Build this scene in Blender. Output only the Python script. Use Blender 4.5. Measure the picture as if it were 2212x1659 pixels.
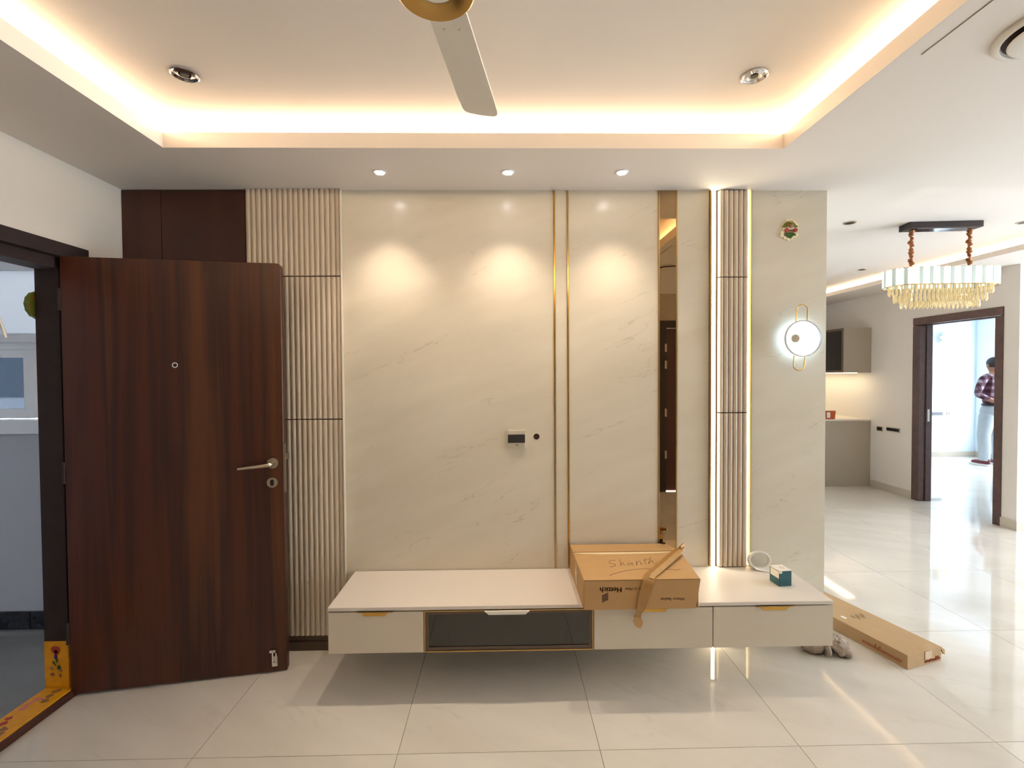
import bpy, bmesh, math, random
from mathutils import Vector, Matrix, noise

random.seed(7)
sc = bpy.context.scene
for o in list(bpy.data.objects):
    bpy.data.objects.remove(o)
COL = sc.collection

# ------------------------------------------------------------------ camera
F_PX, YAW, PITCH, ROLL, CAM_H = 1012.02, 0.0170, -0.0212, -0.0064, 1.495
fw = Vector((math.sin(YAW) * math.cos(PITCH), math.cos(YAW) * math.cos(PITCH), math.sin(PITCH)))
rt = Vector((math.cos(YAW), -math.sin(YAW), 0))
up = rt.cross(fw)
rt2 = rt * math.cos(ROLL) + up * math.sin(ROLL)
up2 = -rt * math.sin(ROLL) + up * math.cos(ROLL)
cam_d = bpy.data.cameras.new('camera')
cam_d.sensor_fit = 'HORIZONTAL'
cam_d.sensor_width = 36.0
cam_d.lens = F_PX / 2212.0 * 36.0
cam_d.clip_start = 0.02
cam = bpy.data.objects.new('camera', cam_d)
COL.objects.link(cam)
cam.matrix_world = Matrix(((rt2.x, up2.x, -fw.x, 0), (rt2.y, up2.y, -fw.y, 0), (rt2.z, up2.z, -fw.z, CAM_H), (0, 0, 0, 1)))
sc.camera = cam

# ------------------------------------------------------------------ world, daylight, exposure
SKY = 5.8
world = bpy.data.worlds.new('sky')
sc.world = world
world.use_nodes = True
bg = world.node_tree.nodes['Background']
bg.inputs[0].default_value = (0.96, 0.95, 1.0, 1)
bg.inputs[1].default_value = SKY
sc.view_settings.view_transform = 'Standard'
sc.view_settings.look = 'None'
sc.view_settings.gamma = 1.0
sc.view_settings.use_curve_mapping = False
sc.view_settings.exposure = 1.86
sc.cycles.max_bounces = 6
sc.cycles.diffuse_bounces = 4
sc.cycles.glossy_bounces = 3
sc.cycles.use_light_tree = False
sc.cycles.transmission_bounces = 4
sc.cycles.adaptive_threshold = 0.06
sc.cycles.transparent_max_bounces = 8
sc.cycles.caustics_reflective = False
sc.cycles.caustics_refractive = False
sc.cycles.sample_clamp_indirect = 12.0
sc.cycles.use_denoising = True

# strengths of the lamps the place has
COVE_LIVING = 8.0
COVE_DINING = 7.0
SPOT_W = 8.5
LED_BAR = 5.5
CHAND = .15
WALL_LAMP = .95
UNDER_CAB = 2.4
WARM = (1.0, 0.78, 0.53)


def portal(name, loc, rot, sx, sy):
    d = bpy.data.lights.new(name, 'AREA')
    d.shape = 'RECTANGLE'
    d.size, d.size_y = sx, sy
    d.cycles.is_portal = True
    o = bpy.data.objects.new(name, d)
    o.location = loc
    o.rotation_euler = rot
    COL.objects.link(o)


R90 = math.pi / 2
portal('daylight_portal', (6.66, 1.7, 1.2), (0, R90, 0), 2.0, 3.0)
portal('daylight_portal', (8.31, 6.88, 1.32), (0, R90, 0), 1.75, 1.76)
portal('daylight_portal', (-3.1, 2.83, 1.7), (-R90, 0, 0), 1.7, 0.95)


# ------------------------------------------------------------------ material helpers
def S(r, g, b):
    f = lambda c: (c / 12.92 if c <= .04045 else ((c + .055) / 1.055) ** 2.4)
    return (f(r / 255), f(g / 255), f(b / 255), 1)


def mat(name, col, rough=.5, metal=0.0, emit=None, es=0.0, spec=.5, bump=None, var=0.0, vscale=8.0, coat=0.0):
    m = bpy.data.materials.new(name)
    m.use_nodes = True
    nt = m.node_tree
    b = nt.nodes['Principled BSDF']
    b.inputs['Base Color'].default_value = col
    b.inputs['Roughness'].default_value = rough
    b.inputs['Metallic'].default_value = metal
    b.inputs['Specular IOR Level'].default_value = spec
    b.inputs['Coat Weight'].default_value = coat
    if emit:
        b.inputs['Emission Color'].default_value = (*emit[:3], 1)
        b.inputs['Emission Strength'].default_value = es
    if var or bump:
        g = nt.nodes.new('ShaderNodeNewGeometry')
        n = nt.nodes.new('ShaderNodeTexNoise')
        n.inputs['Scale'].default_value = vscale
        n.inputs['Detail'].default_value = 4
        nt.links.new(g.outputs['Position'], n.inputs['Vector'])
        if var:
            mx = nt.nodes.new('ShaderNodeMixRGB')
            mx.inputs[1].default_value = tuple(c * (1 - var) for c in col[:3]) + (1,)
            mx.inputs[2].default_value = tuple(min(1, c * (1 + var)) for c in col[:3]) + (1,)
            nt.links.new(n.outputs['Fac'], mx.inputs[0])
            nt.links.new(mx.outputs[0], b.inputs['Base Color'])
        if bump:
            n2 = nt.nodes.new('ShaderNodeTexNoise')
            n2.inputs['Scale'].default_value = bump[0]
            n2.inputs['Detail'].default_value = 3
            nt.links.new(g.outputs['Position'], n2.inputs['Vector'])
            bp = nt.nodes.new('ShaderNodeBump')
            bp.inputs['Strength'].default_value = bump[1]
            bp.inputs['Distance'].default_value = .002
            nt.links.new(n2.outputs['Fac'], bp.inputs['Height'])
            nt.links.new(bp.outputs[0], b.inputs['Normal'])
    return m


def ramp(nt, stops):
    r = nt.nodes.new('ShaderNodeValToRGB')
    e = r.color_ramp.elements
    e[0].position, e[0].color = stops[0]
    e[1].position, e[1].color = stops[-1]
    for p, c in stops[1:-1]:
        e.new(p).color = c
    return r


def position(nt, scale=(1, 1, 1), rot=(0, 0, 0), per_object=False, along=False):
    g = nt.nodes.new('ShaderNodeNewGeometry')
    src = g.outputs['Position']
    if per_object:
        oi = nt.nodes.new('ShaderNodeObjectInfo')
        ml = nt.nodes.new('ShaderNodeMath')
        ml.operation = 'MULTIPLY'
        ml.inputs[1].default_value = 37.0
        nt.links.new(oi.outputs['Random'], ml.inputs[0])
        ad = nt.nodes.new('ShaderNodeVectorMath')
        nt.links.new(src, ad.inputs[0])
        nt.links.new(ml.outputs[0], ad.inputs[1])
        src = ad.outputs[0]
    mp = nt.nodes.new('ShaderNodeMapping')
    if along:
        mp.vector_type = 'TEXTURE'
    mp.inputs['Scale'].default_value = scale
    mp.inputs['Rotation'].default_value = rot
    nt.links.new(src, mp.inputs['Vector'])
    return mp.outputs[0]


def tex_noise(nt, vec, scale, detail=5, rough=.55, dist=0.0):
    n = nt.nodes.new('ShaderNodeTexNoise')
    n.inputs['Scale'].default_value = scale
    n.inputs['Detail'].default_value = detail
    n.inputs['Roughness'].default_value = rough
    n.inputs['Distortion'].default_value = dist
    nt.links.new(vec, n.inputs['Vector'])
    return n.outputs['Fac']


def marble(name, base, dark, vein, rough, vrot, vscale, wid=.012, per_object=False, vein_mix=.6, cloud=(.35, .65)):
    """cloudy stone with thin broken veins"""
    m = bpy.data.materials.new(name)
    m.use_nodes = True
    nt = m.node_tree
    L = nt.links.new
    b = nt.nodes['Principled BSDF']
    b.inputs['Roughness'].default_value = rough
    v = position(nt, vscale, vrot, per_object, True)
    nv = tex_noise(nt, v, 1.6, 4, .5, .15)
    sub = nt.nodes.new('ShaderNodeMath')
    sub.operation = 'SUBTRACT'
    sub.inputs[1].default_value = .5
    L(nv, sub.inputs[0])
    ab = nt.nodes.new('ShaderNodeMath')
    ab.operation = 'ABSOLUTE'
    L(sub.outputs[0], ab.inputs[0])
    rv = ramp(nt, [(0.0, (1, 1, 1, 1)), (wid, (0, 0, 0, 1))])
    L(ab.outputs[0], rv.inputs[0])
    mask = ramp(nt, [(.50, (0, 0, 0, 1)), (.64, (1, 1, 1, 1))])
    L(tex_noise(nt, v, 2.7, 3), mask.inputs[0])
    mul = nt.nodes.new('ShaderNodeMath')
    mul.operation = 'MULTIPLY'
    L(rv.outputs[0], mul.inputs[0])
    L(mask.outputs[0], mul.inputs[1])
    mul2 = nt.nodes.new('ShaderNodeMath')
    mul2.operation = 'MULTIPLY'
    mul2.inputs[1].default_value = vein_mix
    L(mul.outputs[0], mul2.inputs[0])
    cl = ramp(nt, [(cloud[0], dark), (cloud[1], base)])
    L(tex_noise(nt, v, .9, 5), cl.inputs[0])
    mx = nt.nodes.new('ShaderNodeMixRGB')
    mx.inputs[2].default_value = vein
    L(mul2.outputs[0], mx.inputs[0])
    L(cl.outputs[0], mx.inputs[1])
    L(mx.outputs[0], b.inputs['Base Color'])
    return m


def wood(name, stops, rough, scale=(5, 5, .22), per_object=False):
    m = bpy.data.materials.new(name)
    m.use_nodes = True
    nt = m.node_tree
    L = nt.links.new
    b = nt.nodes['Principled BSDF']
    b.inputs['Roughness'].default_value = rough
    v = position(nt, scale, (0, 0, 0), per_object)
    big = tex_noise(nt, v, 1.25, 3, .5, .3)
    fine = tex_noise(nt, position(nt, (60, 60, 1.2)), 1.5, 5, .6, .4)
    ad = nt.nodes.new('ShaderNodeMath')
    ad.operation = 'MULTIPLY_ADD'
    ad.inputs[1].default_value = .16
    L(fine, ad.inputs[0])
    L(big, ad.inputs[2])
    r = ramp(nt, stops)
    L(ad.outputs[0], r.inputs[0])
    L(r.outputs[0], b.inputs['Base Color'])
    return m


def glass(name, tint, fac, rough=.02):
    """thin pane: mostly see-through with a reflecting skin"""
    m = bpy.data.materials.new(name)
    m.use_nodes = True
    nt = m.node_tree
    nt.nodes.remove(nt.nodes['Principled BSDF'])
    t = nt.nodes.new('ShaderNodeBsdfTransparent')
    t.inputs[0].default_value = tint
    g = nt.nodes.new('ShaderNodeBsdfGlossy')
    g.inputs['Roughness'].default_value = rough
    mx = nt.nodes.new('ShaderNodeMixShader')
    mx.inputs[0].default_value = fac
    nt.links.new(t.outputs[0], mx.inputs[1])
    nt.links.new(g.outputs[0], mx.inputs[2])
    nt.links.new(mx.outputs[0], nt.nodes['Material Output'].inputs[0])
    return m


def lamp_mat(name, col, s, rough=.4):
    return mat(name, (*[min(1, c) for c in col[:3]], 1), rough, 0, col, s)


MT = {}
MT['paint'] = mat('wall_paint', S(230, 223, 214), .7, bump=(220, .05))
MT['paint_left'] = mat('wall_paint_cream', S(222, 212, 198), .7, bump=(260, .12))
MT['ceil'] = mat('ceiling_paint', S(228, 220, 212), .75)
MT['rear'] = mat('rear_wall_taupe', S(166, 148, 126), .7)
MT['bed'] = mat('bedroom_paint', S(220, 231, 238), .6)
MT['white'] = mat('white_paint', S(235, 235, 233), .5)
MT['marble'] = marble('marble_cladding', S(226, 218, 200), S(217, 208, 189), S(140, 130, 104), .22, (0, math.radians(-20), 0), (.95, .95, .20), .006, vein_mix=.32)
MT['tile'] = marble('floor_tile', S(228, 221, 209), S(216, 208, 195), S(176, 168, 152), .05, (0, 0, math.radians(-28)), (1.0, .25, 1.0), .02, True, .16, (.3, .7))
MT['grout'] = mat('grout', S(142, 134, 120), .8)
MT['flute'] = mat('fluted_panel_laminate', S(212, 198, 178), .42)
MT['flute_gap'] = mat('panel_shadow_gap', S(60, 45, 30), .8)
MT['skirt_dark'] = mat('dark_skirting', S(88, 70, 52), .5)
MT['walnut'] = wood('walnut_veneer', [(.34, S(34, 20, 12)), (.46, S(58, 28, 16)), (.56, S(80, 38, 20)), (.66, S(54, 25, 16)), (.78, S(92, 50, 24))], .38)
MT['walnut_dark'] = wood('walnut_wall_panel', [(.3, S(58, 28, 16)), (.5, S(74, 36, 22)), (.7, S(64, 30, 18))], .45, (3, 3, .2))
MT['frame'] = wood('dark_door_frame', [(.3, S(36, 22, 18)), (.7, S(48, 31, 25))], .75, (14, 14, 14))
MT['frame2'] = wood('brown_door_frame', [(.3, S(74, 52, 46)), (.7, S(92, 66, 60))], .35, (14, 14, 14))
MT['gold'] = mat('polished_brass', S(214, 170, 84), .18, 1.0)
MT['gold_brushed'] = mat('champagne_brass', S(190, 160, 105), .32, 1.0)
MT['bronze_mirror'] = mat('bronze_mirror', S(176, 148, 112), .015, 1.0)
MT['chrome'] = mat('chrome', S(225, 225, 230), .08, 1.0)
MT['nickel'] = mat('satin_nickel', S(200, 190, 172), .3, 1.0)
MT['steel_dark'] = mat('dark_steel', S(70, 70, 75), .35, 1.0)
MT['lam'] = mat('cream_laminate', S(214, 203, 184), .16, coat=.2)
MT['top'] = mat('white_stone_top', S(226, 217, 206), .45, var=.03, vscale=3)
MT['smoke'] = glass('smoked_glass', (.16, .13, .11, 1), .10)
MT['inside'] = mat('cabinet_interior', S(120, 104, 88), .6)
MT['black'] = mat('black_plastic', S(26, 24, 24), .35)
MT['darkgrey'] = mat('dark_grey_plastic', S(58, 54, 54), .3)
MT['plate'] = mat('switch_plate', S(206, 198, 178), .35)
MT['plate_dark'] = mat('joint_grey', S(150, 140, 122), .7)
MT['card'] = mat('cardboard', S(192, 152, 100), .75, var=.08, vscale=14, bump=(160, .1))
MT['card_in'] = mat('cardboard_inside', S(236, 214, 172), .8)
MT['card2'] = mat('floor_cardboard', S(184, 150, 106), .75, var=.07, vscale=12)
MT['tape'] = mat('brown_packing_tape', S(172, 128, 74), .25, var=.15, vscale=40)
MT['tape_clear'] = mat('clear_packing_tape', S(200, 166, 118), .15, var=.12, vscale=50)
MT['ink'] = mat('dark_print_ink', S(52, 22, 12), .7)
MT['pen'] = mat('pen_ink', S(66, 50, 34), .7)
MT['faint_pen'] = mat('faint_pen', S(136, 112, 82), .7)
MT['redink'] = mat('red_print_ink', S(166, 92, 62), .7)
MT['teal'] = mat('teal_carton', S(34, 92, 98), .4, var=.2, vscale=40)
MT['cream'] = mat('white_plastic', S(240, 234, 222), .4)
MT['rag'] = mat('grey_cloth', S(168, 152, 138), .9, var=.3, vscale=60, bump=(300, .5))
MT['yellow'] = mat('yellow_threshold_paint', S(232, 160, 10), .45, var=.25, vscale=26)
MT['c_red'] = mat('red_paint', S(176, 60, 40), .5)
MT['c_pink'] = mat('pink_paint', S(214, 130, 110), .5)
MT['c_blue'] = mat('blue_paint', S(44, 44, 110), .5)
MT['c_green'] = mat('green_paint', S(62, 96, 34), .5)
MT['c_leaf'] = mat('olive_leaf', S(104, 108, 30), .5, var=.2, vscale=60)
MT['c_brown'] = mat('brown_paint', S(150, 104, 66), .5)
MT['c_lace'] = mat('cream_paint', S(246, 234, 196), .5)
MT['c_white'] = mat('white_banner', S(232, 222, 206), .5)
MT['corr_wall'] = mat('corridor_paint', S(176, 182, 192), .7)
MT['corr_floor'] = mat('corridor_stone', S(128, 132, 132), .35, var=.12, vscale=9)
MT['corr_skirt'] = mat('black_granite', S(34, 38, 46), .25, var=.3, vscale=60)
MT['upvc'] = mat('white_window_frame', S(226, 232, 238), .35)
MT['pane'] = glass('window_pane', (.86, .93, .97, 1), .06)
MT['pane_tint'] = glass('tinted_pane', (.17, .19, .205, 1), .08)
MT['frost'] = mat('frosted_pane', S(225, 235, 242), .6)
MT['frost'].node_tree.nodes['Principled BSDF'].inputs['Transmission Weight'].default_value = .22
MT['fan_white'] = mat('fan_white', S(226, 220, 210), .35)
MT['fan_gold'] = mat('fan_gold', S(190, 154, 92), .28, .85)
MT['beige_skirt'] = mat('beige_skirting', S(196, 186, 170), .3)
MT['kit'] = mat('kitchen_taupe', S(172, 160, 142), .45)
MT['kit_dark'] = mat('kitchen_profile', S(96, 78, 64), .35)
MT['kit_in'] = mat('kitchen_interior', S(110, 96, 84), .5)
MT['orange'] = mat('orange_pack', S(196, 92, 40), .5, var=.25, vscale=50)
MT['crystal'] = mat('champagne_crystal', S(240, 222, 180), .05, .0, S(240, 214, 150), .05)
MT['crystal'].node_tree.nodes['Principled BSDF'].inputs['Transmission Weight'].default_value = .55
MT['shade'] = lamp_mat('lit_crystal_shade', (.93, 1.0, .95), CHAND)
MT['shade_dim'] = lamp_mat('dim_crystal_shade', (.50, .57, .53), CHAND * .45)  # darker, dimmer copy of the lit shade; uneven glow put into the colour
MT['rope'] = mat('copper_chain_sleeve', S(170, 106, 62), .45, .3)
MT['canopy'] = mat('chandelier_canopy', S(64, 58, 58), .35, .6)
MT['lamp_face'] = lamp_mat('lit_diffuser', (.60, .82, 1.0), WALL_LAMP)
MT['lamp_face2'] = lamp_mat('lit_front_plate', (.86, .95, 1.0), .26)
MT['led_w'] = lamp_mat('led_bar', (1.0, .86, .62), LED_BAR)
MT['led_y'] = lamp_mat('led_edge_bar', (1.0, .80, .46), LED_BAR * .28)
MT['cove_l'] = lamp_mat('cove_led', WARM, COVE_LIVING)
MT['cove_d'] = lamp_mat('cove_led_dining', (1.0, .80, .55), COVE_DINING)
MT['under'] = lamp_mat('under_cabinet_led', (1.0, .82, .52), UNDER_CAB)
MT['spot_face'] = lamp_mat('lit_spot_lens', (1.0, .95, .97), 9.0)
MT['petal'] = mat('flower_lamp_petal', S(236, 230, 206), .35, 0, (1.0, .96, .88), .03)
MT['skin'] = mat('skin', S(150, 100, 74), .6)
MT['hair'] = mat('hair', S(32, 28, 32), .6)
MT['trousers'] = mat('pale_trousers', S(164, 172, 178), .8, var=.1, vscale=18)
MT['shoe'] = mat('dark_red_shoe', S(110, 44, 54), .6, var=.4, vscale=30)
MT['sole'] = mat('white_sole', S(236, 236, 236), .5)
MT['belt'] = mat('black_belt', S(24, 24, 28), .4)
MT['phone'] = mat('lilac_paper', S(196, 196, 224), .4)
MT['cuff'] = mat('grey_sleeve', S(98, 84, 92), .8)


def plaid(name):
    m = bpy.data.materials.new(name)
    m.use_nodes = True
    nt = m.node_tree
    L = nt.links.new
    b = nt.nodes['Principled BSDF']
    b.inputs['Roughness'].default_value = .85
    g = nt.nodes.new('ShaderNodeNewGeometry')
    sp = nt.nodes.new('ShaderNodeSeparateXYZ')
    L(g.outputs['Position'], sp.inputs[0])

    def band(out, per):
        a = nt.nodes.new('ShaderNodeMath'); a.operation = 'MULTIPLY'; a.inputs[1].default_value = 1 / per
        L(out, a.inputs[0])
        fr = nt.nodes.new('ShaderNodeMath'); fr.operation = 'FRACT'
        L(a.outputs[0], fr.inputs[0])
        r = ramp(nt, [(.0, (0, 0, 0, 1)), (.48, (0, 0, 0, 1)), (.54, (1, 1, 1, 1)), (.96, (1, 1, 1, 1)), (1.0, (0, 0, 0, 1))])
        L(fr.outputs[0], r.inputs[0])
        return r.outputs[0]
    bx_, bz_ = band(sp.outputs[0], .085), band(sp.outputs[2], .105)
    av = nt.nodes.new('ShaderNodeMath'); av.operation = 'ADD'
    L(bx_, av.inputs[0]); L(bz_, av.inputs[1])
    h = nt.nodes.new('ShaderNodeMath'); h.operation = 'MULTIPLY'; h.inputs[1].default_value = .5
    L(av.outputs[0], h.inputs[0])
    r = ramp(nt, [(.0, S(64, 18, 32)), (.5, S(96, 62, 76)), (1.0, S(146, 130, 140))])
    r.color_ramp.interpolation = 'LINEAR'
    L(h.outputs[0], r.inputs[0])
    L(r.outputs[0], b.inputs['Base Color'])
    return m


MT['plaid'] = plaid('red_plaid_shirt')
for k_ in ('petal', 'crystal', 'lamp_face2', 'spot_face'):
    MT[k_].cycles.emission_sampling = 'NONE'

# ------------------------------------------------------------------ object helpers
WL = {}


def base_props(o, label=None, cat=None, group=None, kind=None):
    if label:
        o['label'] = label
    if cat:
        o['category'] = cat
    if group:
        o['group'] = group
    if kind:
        o['kind'] = kind
    return o


def thing(name, label, cat, loc=(0, 0, 0), group=None, kind=None):
    o = bpy.data.objects.new(name, None)
    o.empty_display_size = .05
    o.location = loc
    COL.objects.link(o)
    WL[o] = Vector(loc)
    return base_props(o, label, cat, group, kind)


def obj(name, bm, m, parent=None, label=None, cat=None, group=None, kind=None, smooth=None, bev=0.0, seg=2):
    """link a bmesh (world coordinates) as one mesh object"""
    if bev:
        bmesh.ops.bevel(bm, geom=list(bm.edges), offset=bev, segments=seg, affect='EDGES', profile=.6)
    bmesh.ops.recalc_face_normals(bm, faces=list(bm.faces))
    me = bpy.data.meshes.new(name)
    bm.to_mesh(me)
    bm.free()
    return link_mesh(name, me, m, parent, label, cat, group, kind, smooth)


def link_mesh(name, me, m, parent=None, label=None, cat=None, group=None, kind=None, smooth=None):
    vs = [v.co for v in me.vertices]
    if vs:
        c = Vector(((min(v.x for v in vs) + max(v.x for v in vs)) / 2, (min(v.y for v in vs) + max(v.y for v in vs)) / 2, min(v.z for v in vs)))
    else:
        c = Vector()
    me.transform(Matrix.Translation(-c))
    for mm in (m if isinstance(m, (list, tuple)) else [m]):
        me.materials.append(MT[mm] if isinstance(mm, str) else mm)
    if smooth:
        me.polygons.foreach_set('use_smooth', [True] * len(me.polygons))
        me.set_sharp_from_angle(angle=math.radians(smooth))
    o = bpy.data.objects.new(name, me)
    COL.objects.link(o)
    WL[o] = c
    if parent is not None:
        o.parent = parent
        o.location = c - WL[parent]
    else:
        o.location = c
    return base_props(o, label, cat, group, kind)


def dup(src, parent, shift):
    """copy of one mesh object moved by shift (world)"""
    c = src.copy()
    COL.objects.link(c)
    w = WL[src] + Vector(shift)
    WL[c] = w
    c.parent = parent
    c.location = w - (WL[parent] if parent is not None else Vector())
    return c


def B(*boxes, M=None):
    """bmesh of axis boxes (x0,x1,y0,y1,z0,z1)"""
    bm = bmesh.new()
    for b in boxes:
        add_box(bm, *b, M=M)
    return bm


def add_box(bm, x0, x1, y0, y1, z0, z1, M=None):
    vs = [bm.verts.new(Vector((x, y, z)) if M is None else M @ Vector((x, y, z))) for z in (z0, z1) for y in (y0, y1) for x in (x0, x1)]
    for f in ((0, 2, 3, 1), (4, 5, 7, 6), (0, 1, 5, 4), (2, 6, 7, 3), (0, 4, 6, 2), (1, 3, 7, 5)):
        bm.faces.new([vs[i] for i in f])


def add_prism(bm, pts, d0, d1, M=None, plane='xz'):
    """extrude a 2-D outline; plane xz -> extrude along y, xy -> along z, yz -> along x"""
    def P(a, b, d):
        v = {'xz': Vector((a, d, b)), 'xy': Vector((a, b, d)), 'yz': Vector((d, a, b))}[plane]
        return M @ v if M is not None else v
    lo = [bm.verts.new(P(a, b, d0)) for a, b in pts]
    hi = [bm.verts.new(P(a, b, d1)) for a, b in pts]
    n = len(pts)
    bm.faces.new(lo)
    bm.faces.new(hi[::-1])
    for i in range(n):
        bm.faces.new((lo[i], lo[(i + 1) % n], hi[(i + 1) % n], hi[i]))


def prism(pts, d0, d1, M=None, plane='xz'):
    bm = bmesh.new()
    add_prism(bm, pts, d0, d1, M, plane)
    return bm


def add_lathe(bm, prof, M, n=32, closed_ends=True):
    """profile [(r, h)] spun about local z; M places it"""
    rings = []
    for r, h in prof:
        if r < 1e-6:
            rings.append([bm.verts.new(M @ Vector((0, 0, h)))])
        else:
            rings.append([bm.verts.new(M @ Vector((r * math.cos(2 * math.pi * k / n), r * math.sin(2 * math.pi * k / n), h))) for k in range(n)])
    for a, b in zip(rings, rings[1:]):
        for k in range(n):
            k2 = (k + 1) % n
            if len(a) == 1 and len(b) == 1:
                continue
            if len(a) == 1:
                bm.faces.new((a[0], b[k], b[k2]))
            elif len(b) == 1:
                bm.faces.new((a[k], a[k2], b[0]))
            else:
                bm.faces.new((a[k], a[k2], b[k2], b[k]))
    if closed_ends:
        for r in (rings[0], rings[-1]):
            if len(r) > 1:
                try:
                    bm.faces.new(r)
                except ValueError:
                    pass


def lathe(prof, M, n=32, closed=True):
    bm = bmesh.new()
    add_lathe(bm, prof, M, n, closed)
    return bm


def add_tube(bm, pts, r, n=8, closed=False):
    pts = [Vector(p) for p in pts]
    rs = r if isinstance(r, (list, tuple)) else [r] * len(pts)
    rings = []
    N = len(pts)
    ref = None
    for i, p in enumerate(pts):
        if closed:
            t = pts[(i + 1) % N] - pts[i - 1]
        else:
            t = pts[min(i + 1, N - 1)] - pts[max(i - 1, 0)]
        t.normalize()
        if ref is None:
            ref = Vector((0, 0, 1)) if abs(t.z) < .9 else Vector((1, 0, 0))
        a = (ref - t * ref.dot(t)).normalized()
        ref = a
        b = t.cross(a)
        rings.append([bm.verts.new(p + (a * math.cos(2 * math.pi * k / n) + b * math.sin(2 * math.pi * k / n)) * rs[i]) for k in range(n)])
    M_ = N if closed else N - 1
    for i in range(M_):
        A, Bq = rings[i], rings[(i + 1) % N]
        for k in range(n):
            bm.faces.new((A[k], A[(k + 1) % n], Bq[(k + 1) % n], Bq[k]))
    if not closed:
        bm.faces.new(rings[0])
        bm.faces.new(rings[-1][::-1])


def tube(pts, r, n=8, closed=False):
    bm = bmesh.new()
    add_tube(bm, pts, r, n, closed)
    return bm


def add_ribbon(bm, pts, half, th):
    """strip with thickness: pts = [(centre, side vector)]"""
    pr = None
    secs = []
    for i, (c, s) in enumerate(pts):
        c, s = Vector(c), Vector(s)
        a = Vector(pts[max(i - 1, 0)][0])
        b = Vector(pts[min(i + 1, len(pts) - 1)][0])
        t = (b - a).normalized()
        s = (s - t * s.dot(t)).normalized()
        nrm = t.cross(s).normalized()
        w = half[i] if isinstance(half, (list, tuple)) else half
        secs.append([bm.verts.new(c + s * w + nrm * th), bm.verts.new(c - s * w + nrm * th), bm.verts.new(c - s * w - nrm * th), bm.verts.new(c + s * w - nrm * th)])
    for A, Bq in zip(secs, secs[1:]):
        for k in range(4):
            bm.faces.new((A[k], A[(k + 1) % 4], Bq[(k + 1) % 4], Bq[k]))
    bm.faces.new(secs[0])
    bm.faces.new(secs[-1][::-1])


def add_ball(bm, c, r, sc_=(1, 1, 1), sub=2, M=None):
    g = bmesh.ops.create_icosphere(bm, subdivisions=sub, radius=r)
    for v in g['verts']:
        p = Vector((v.co.x * sc_[0], v.co.y * sc_[1], v.co.z * sc_[2]))
        if M is not None:
            p = M @ p
        v.co = p + Vector(c)


def T(x, y, z):
    return Matrix.Translation((x, y, z))


RX = lambda a: Matrix.Rotation(a, 4, 'X')
RY = lambda a: Matrix.Rotation(a, 4, 'Y')
RZ = lambda a: Matrix.Rotation(a, 4, 'Z')
TO_CAM = RX(math.pi / 2)      # local z -> world -y (towards the viewer)


def text_mesh(body, size, th, M):
    cu = bpy.data.curves.new('lettering', 'FONT')
    cu.body = body
    cu.size = size
    cu.extrude = th
    cu.align_x = 'CENTER'
    cu.align_y = 'CENTER'
    to = bpy.data.objects.new('lettering', cu)
    COL.objects.link(to)
    bpy.context.view_layer.update()
    me = bpy.data.meshes.new_from_object(to.evaluated_get(bpy.context.evaluated_depsgraph_get()))
    bpy.data.objects.remove(to)
    me.materials.clear()
    me.transform(M)
    return me


def structure(name, bm, m, label, cat, **k):
    return obj(name, bm, m, None, label, cat, kind='structure', **k)


# ================================================================== SETTING
ZC = 2.486          # underside of the dropped ceiling
W = 2.548           # plane of the television wall
XL = -2.021         # left wall
XR = 4.78           # right wall of the dining area
YB = -0.75          # wall behind the camera
XE = 6.6            # far right wall of the hall

# floor with separate tiles -------------------------------------------------
floor = structure('floor', B((XL - .14, XE, YB, 8.0, -.10, -.0025)), 'grout', 'glossy cream tiled floor of the hall', 'floor')
g = .0012
xs = [-1.229 + .8 * k for k in range(-1, 11)]
ys = [1.823 + .8 * k for k in range(-4, 9)]
tile_src = None
for a, b in zip(xs, xs[1:]):
    for c, d in zip(ys, ys[1:]):
        x0, x1, y0, y1 = max(a, XL + .001) + g, min(b, XE) - g, max(c, YB) + g, min(d, 8.0) - g
        if x1 - x0 < .02 or y1 - y0 < .02:
            continue
        if y0 >= W + .15 and x1 < 1.6:
            continue
        if y0 >= 4.4 and x0 > XR + .1:
            continue
        full = abs(x1 - x0 - .8 + 2 * g) < 1e-4 and abs(y1 - y0 - .8 + 2 * g) < 1e-4
        if full and tile_src is not None:
            dup(tile_src, floor, (x0 - tile_src['x'], y0 - tile_src['y'], 0))
            continue
        t = obj('tile', B((x0, x1, y0, y1, -.0025, 0)), 'tile', floor)
        if full:
            tile_src = t
            t['x'], t['y'] = x0, y0

structure('floor_bedroom', B((XR + .12, 8.4, 4.38, 8.2, -.10, -.0005)), 'tile', 'bright glossy floor of the room beyond the doorway', 'floor')
structure('floor_corridor', B((-4.3, XL - .135, -1.2, 3.0, -.10, -.004)), 'corr_floor', 'grey stone floor of the outside corridor', 'floor')

# walls --------------------------------------------------------------------
wall_back = structure('wall_back', B((XL - .13, 1.768, W + .012, W + .16, 0, ZC + .02)), 'paint', 'television feature wall clad in cream marble', 'wall')
for x0, x1 in ((-.862, .2725), (.2815, .3455), (.3545, .8425), (.9475, 1.1215), (1.347, 1.768)):
    obj('marble_panel', B((x0, x1, W, W + .012, 0, ZC)), 'marble', wall_back)
obj('cladding_edge', B((1.7682, 1.7702, W + .001, W + .16, 0, ZC)), 'marble', wall_back)

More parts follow.
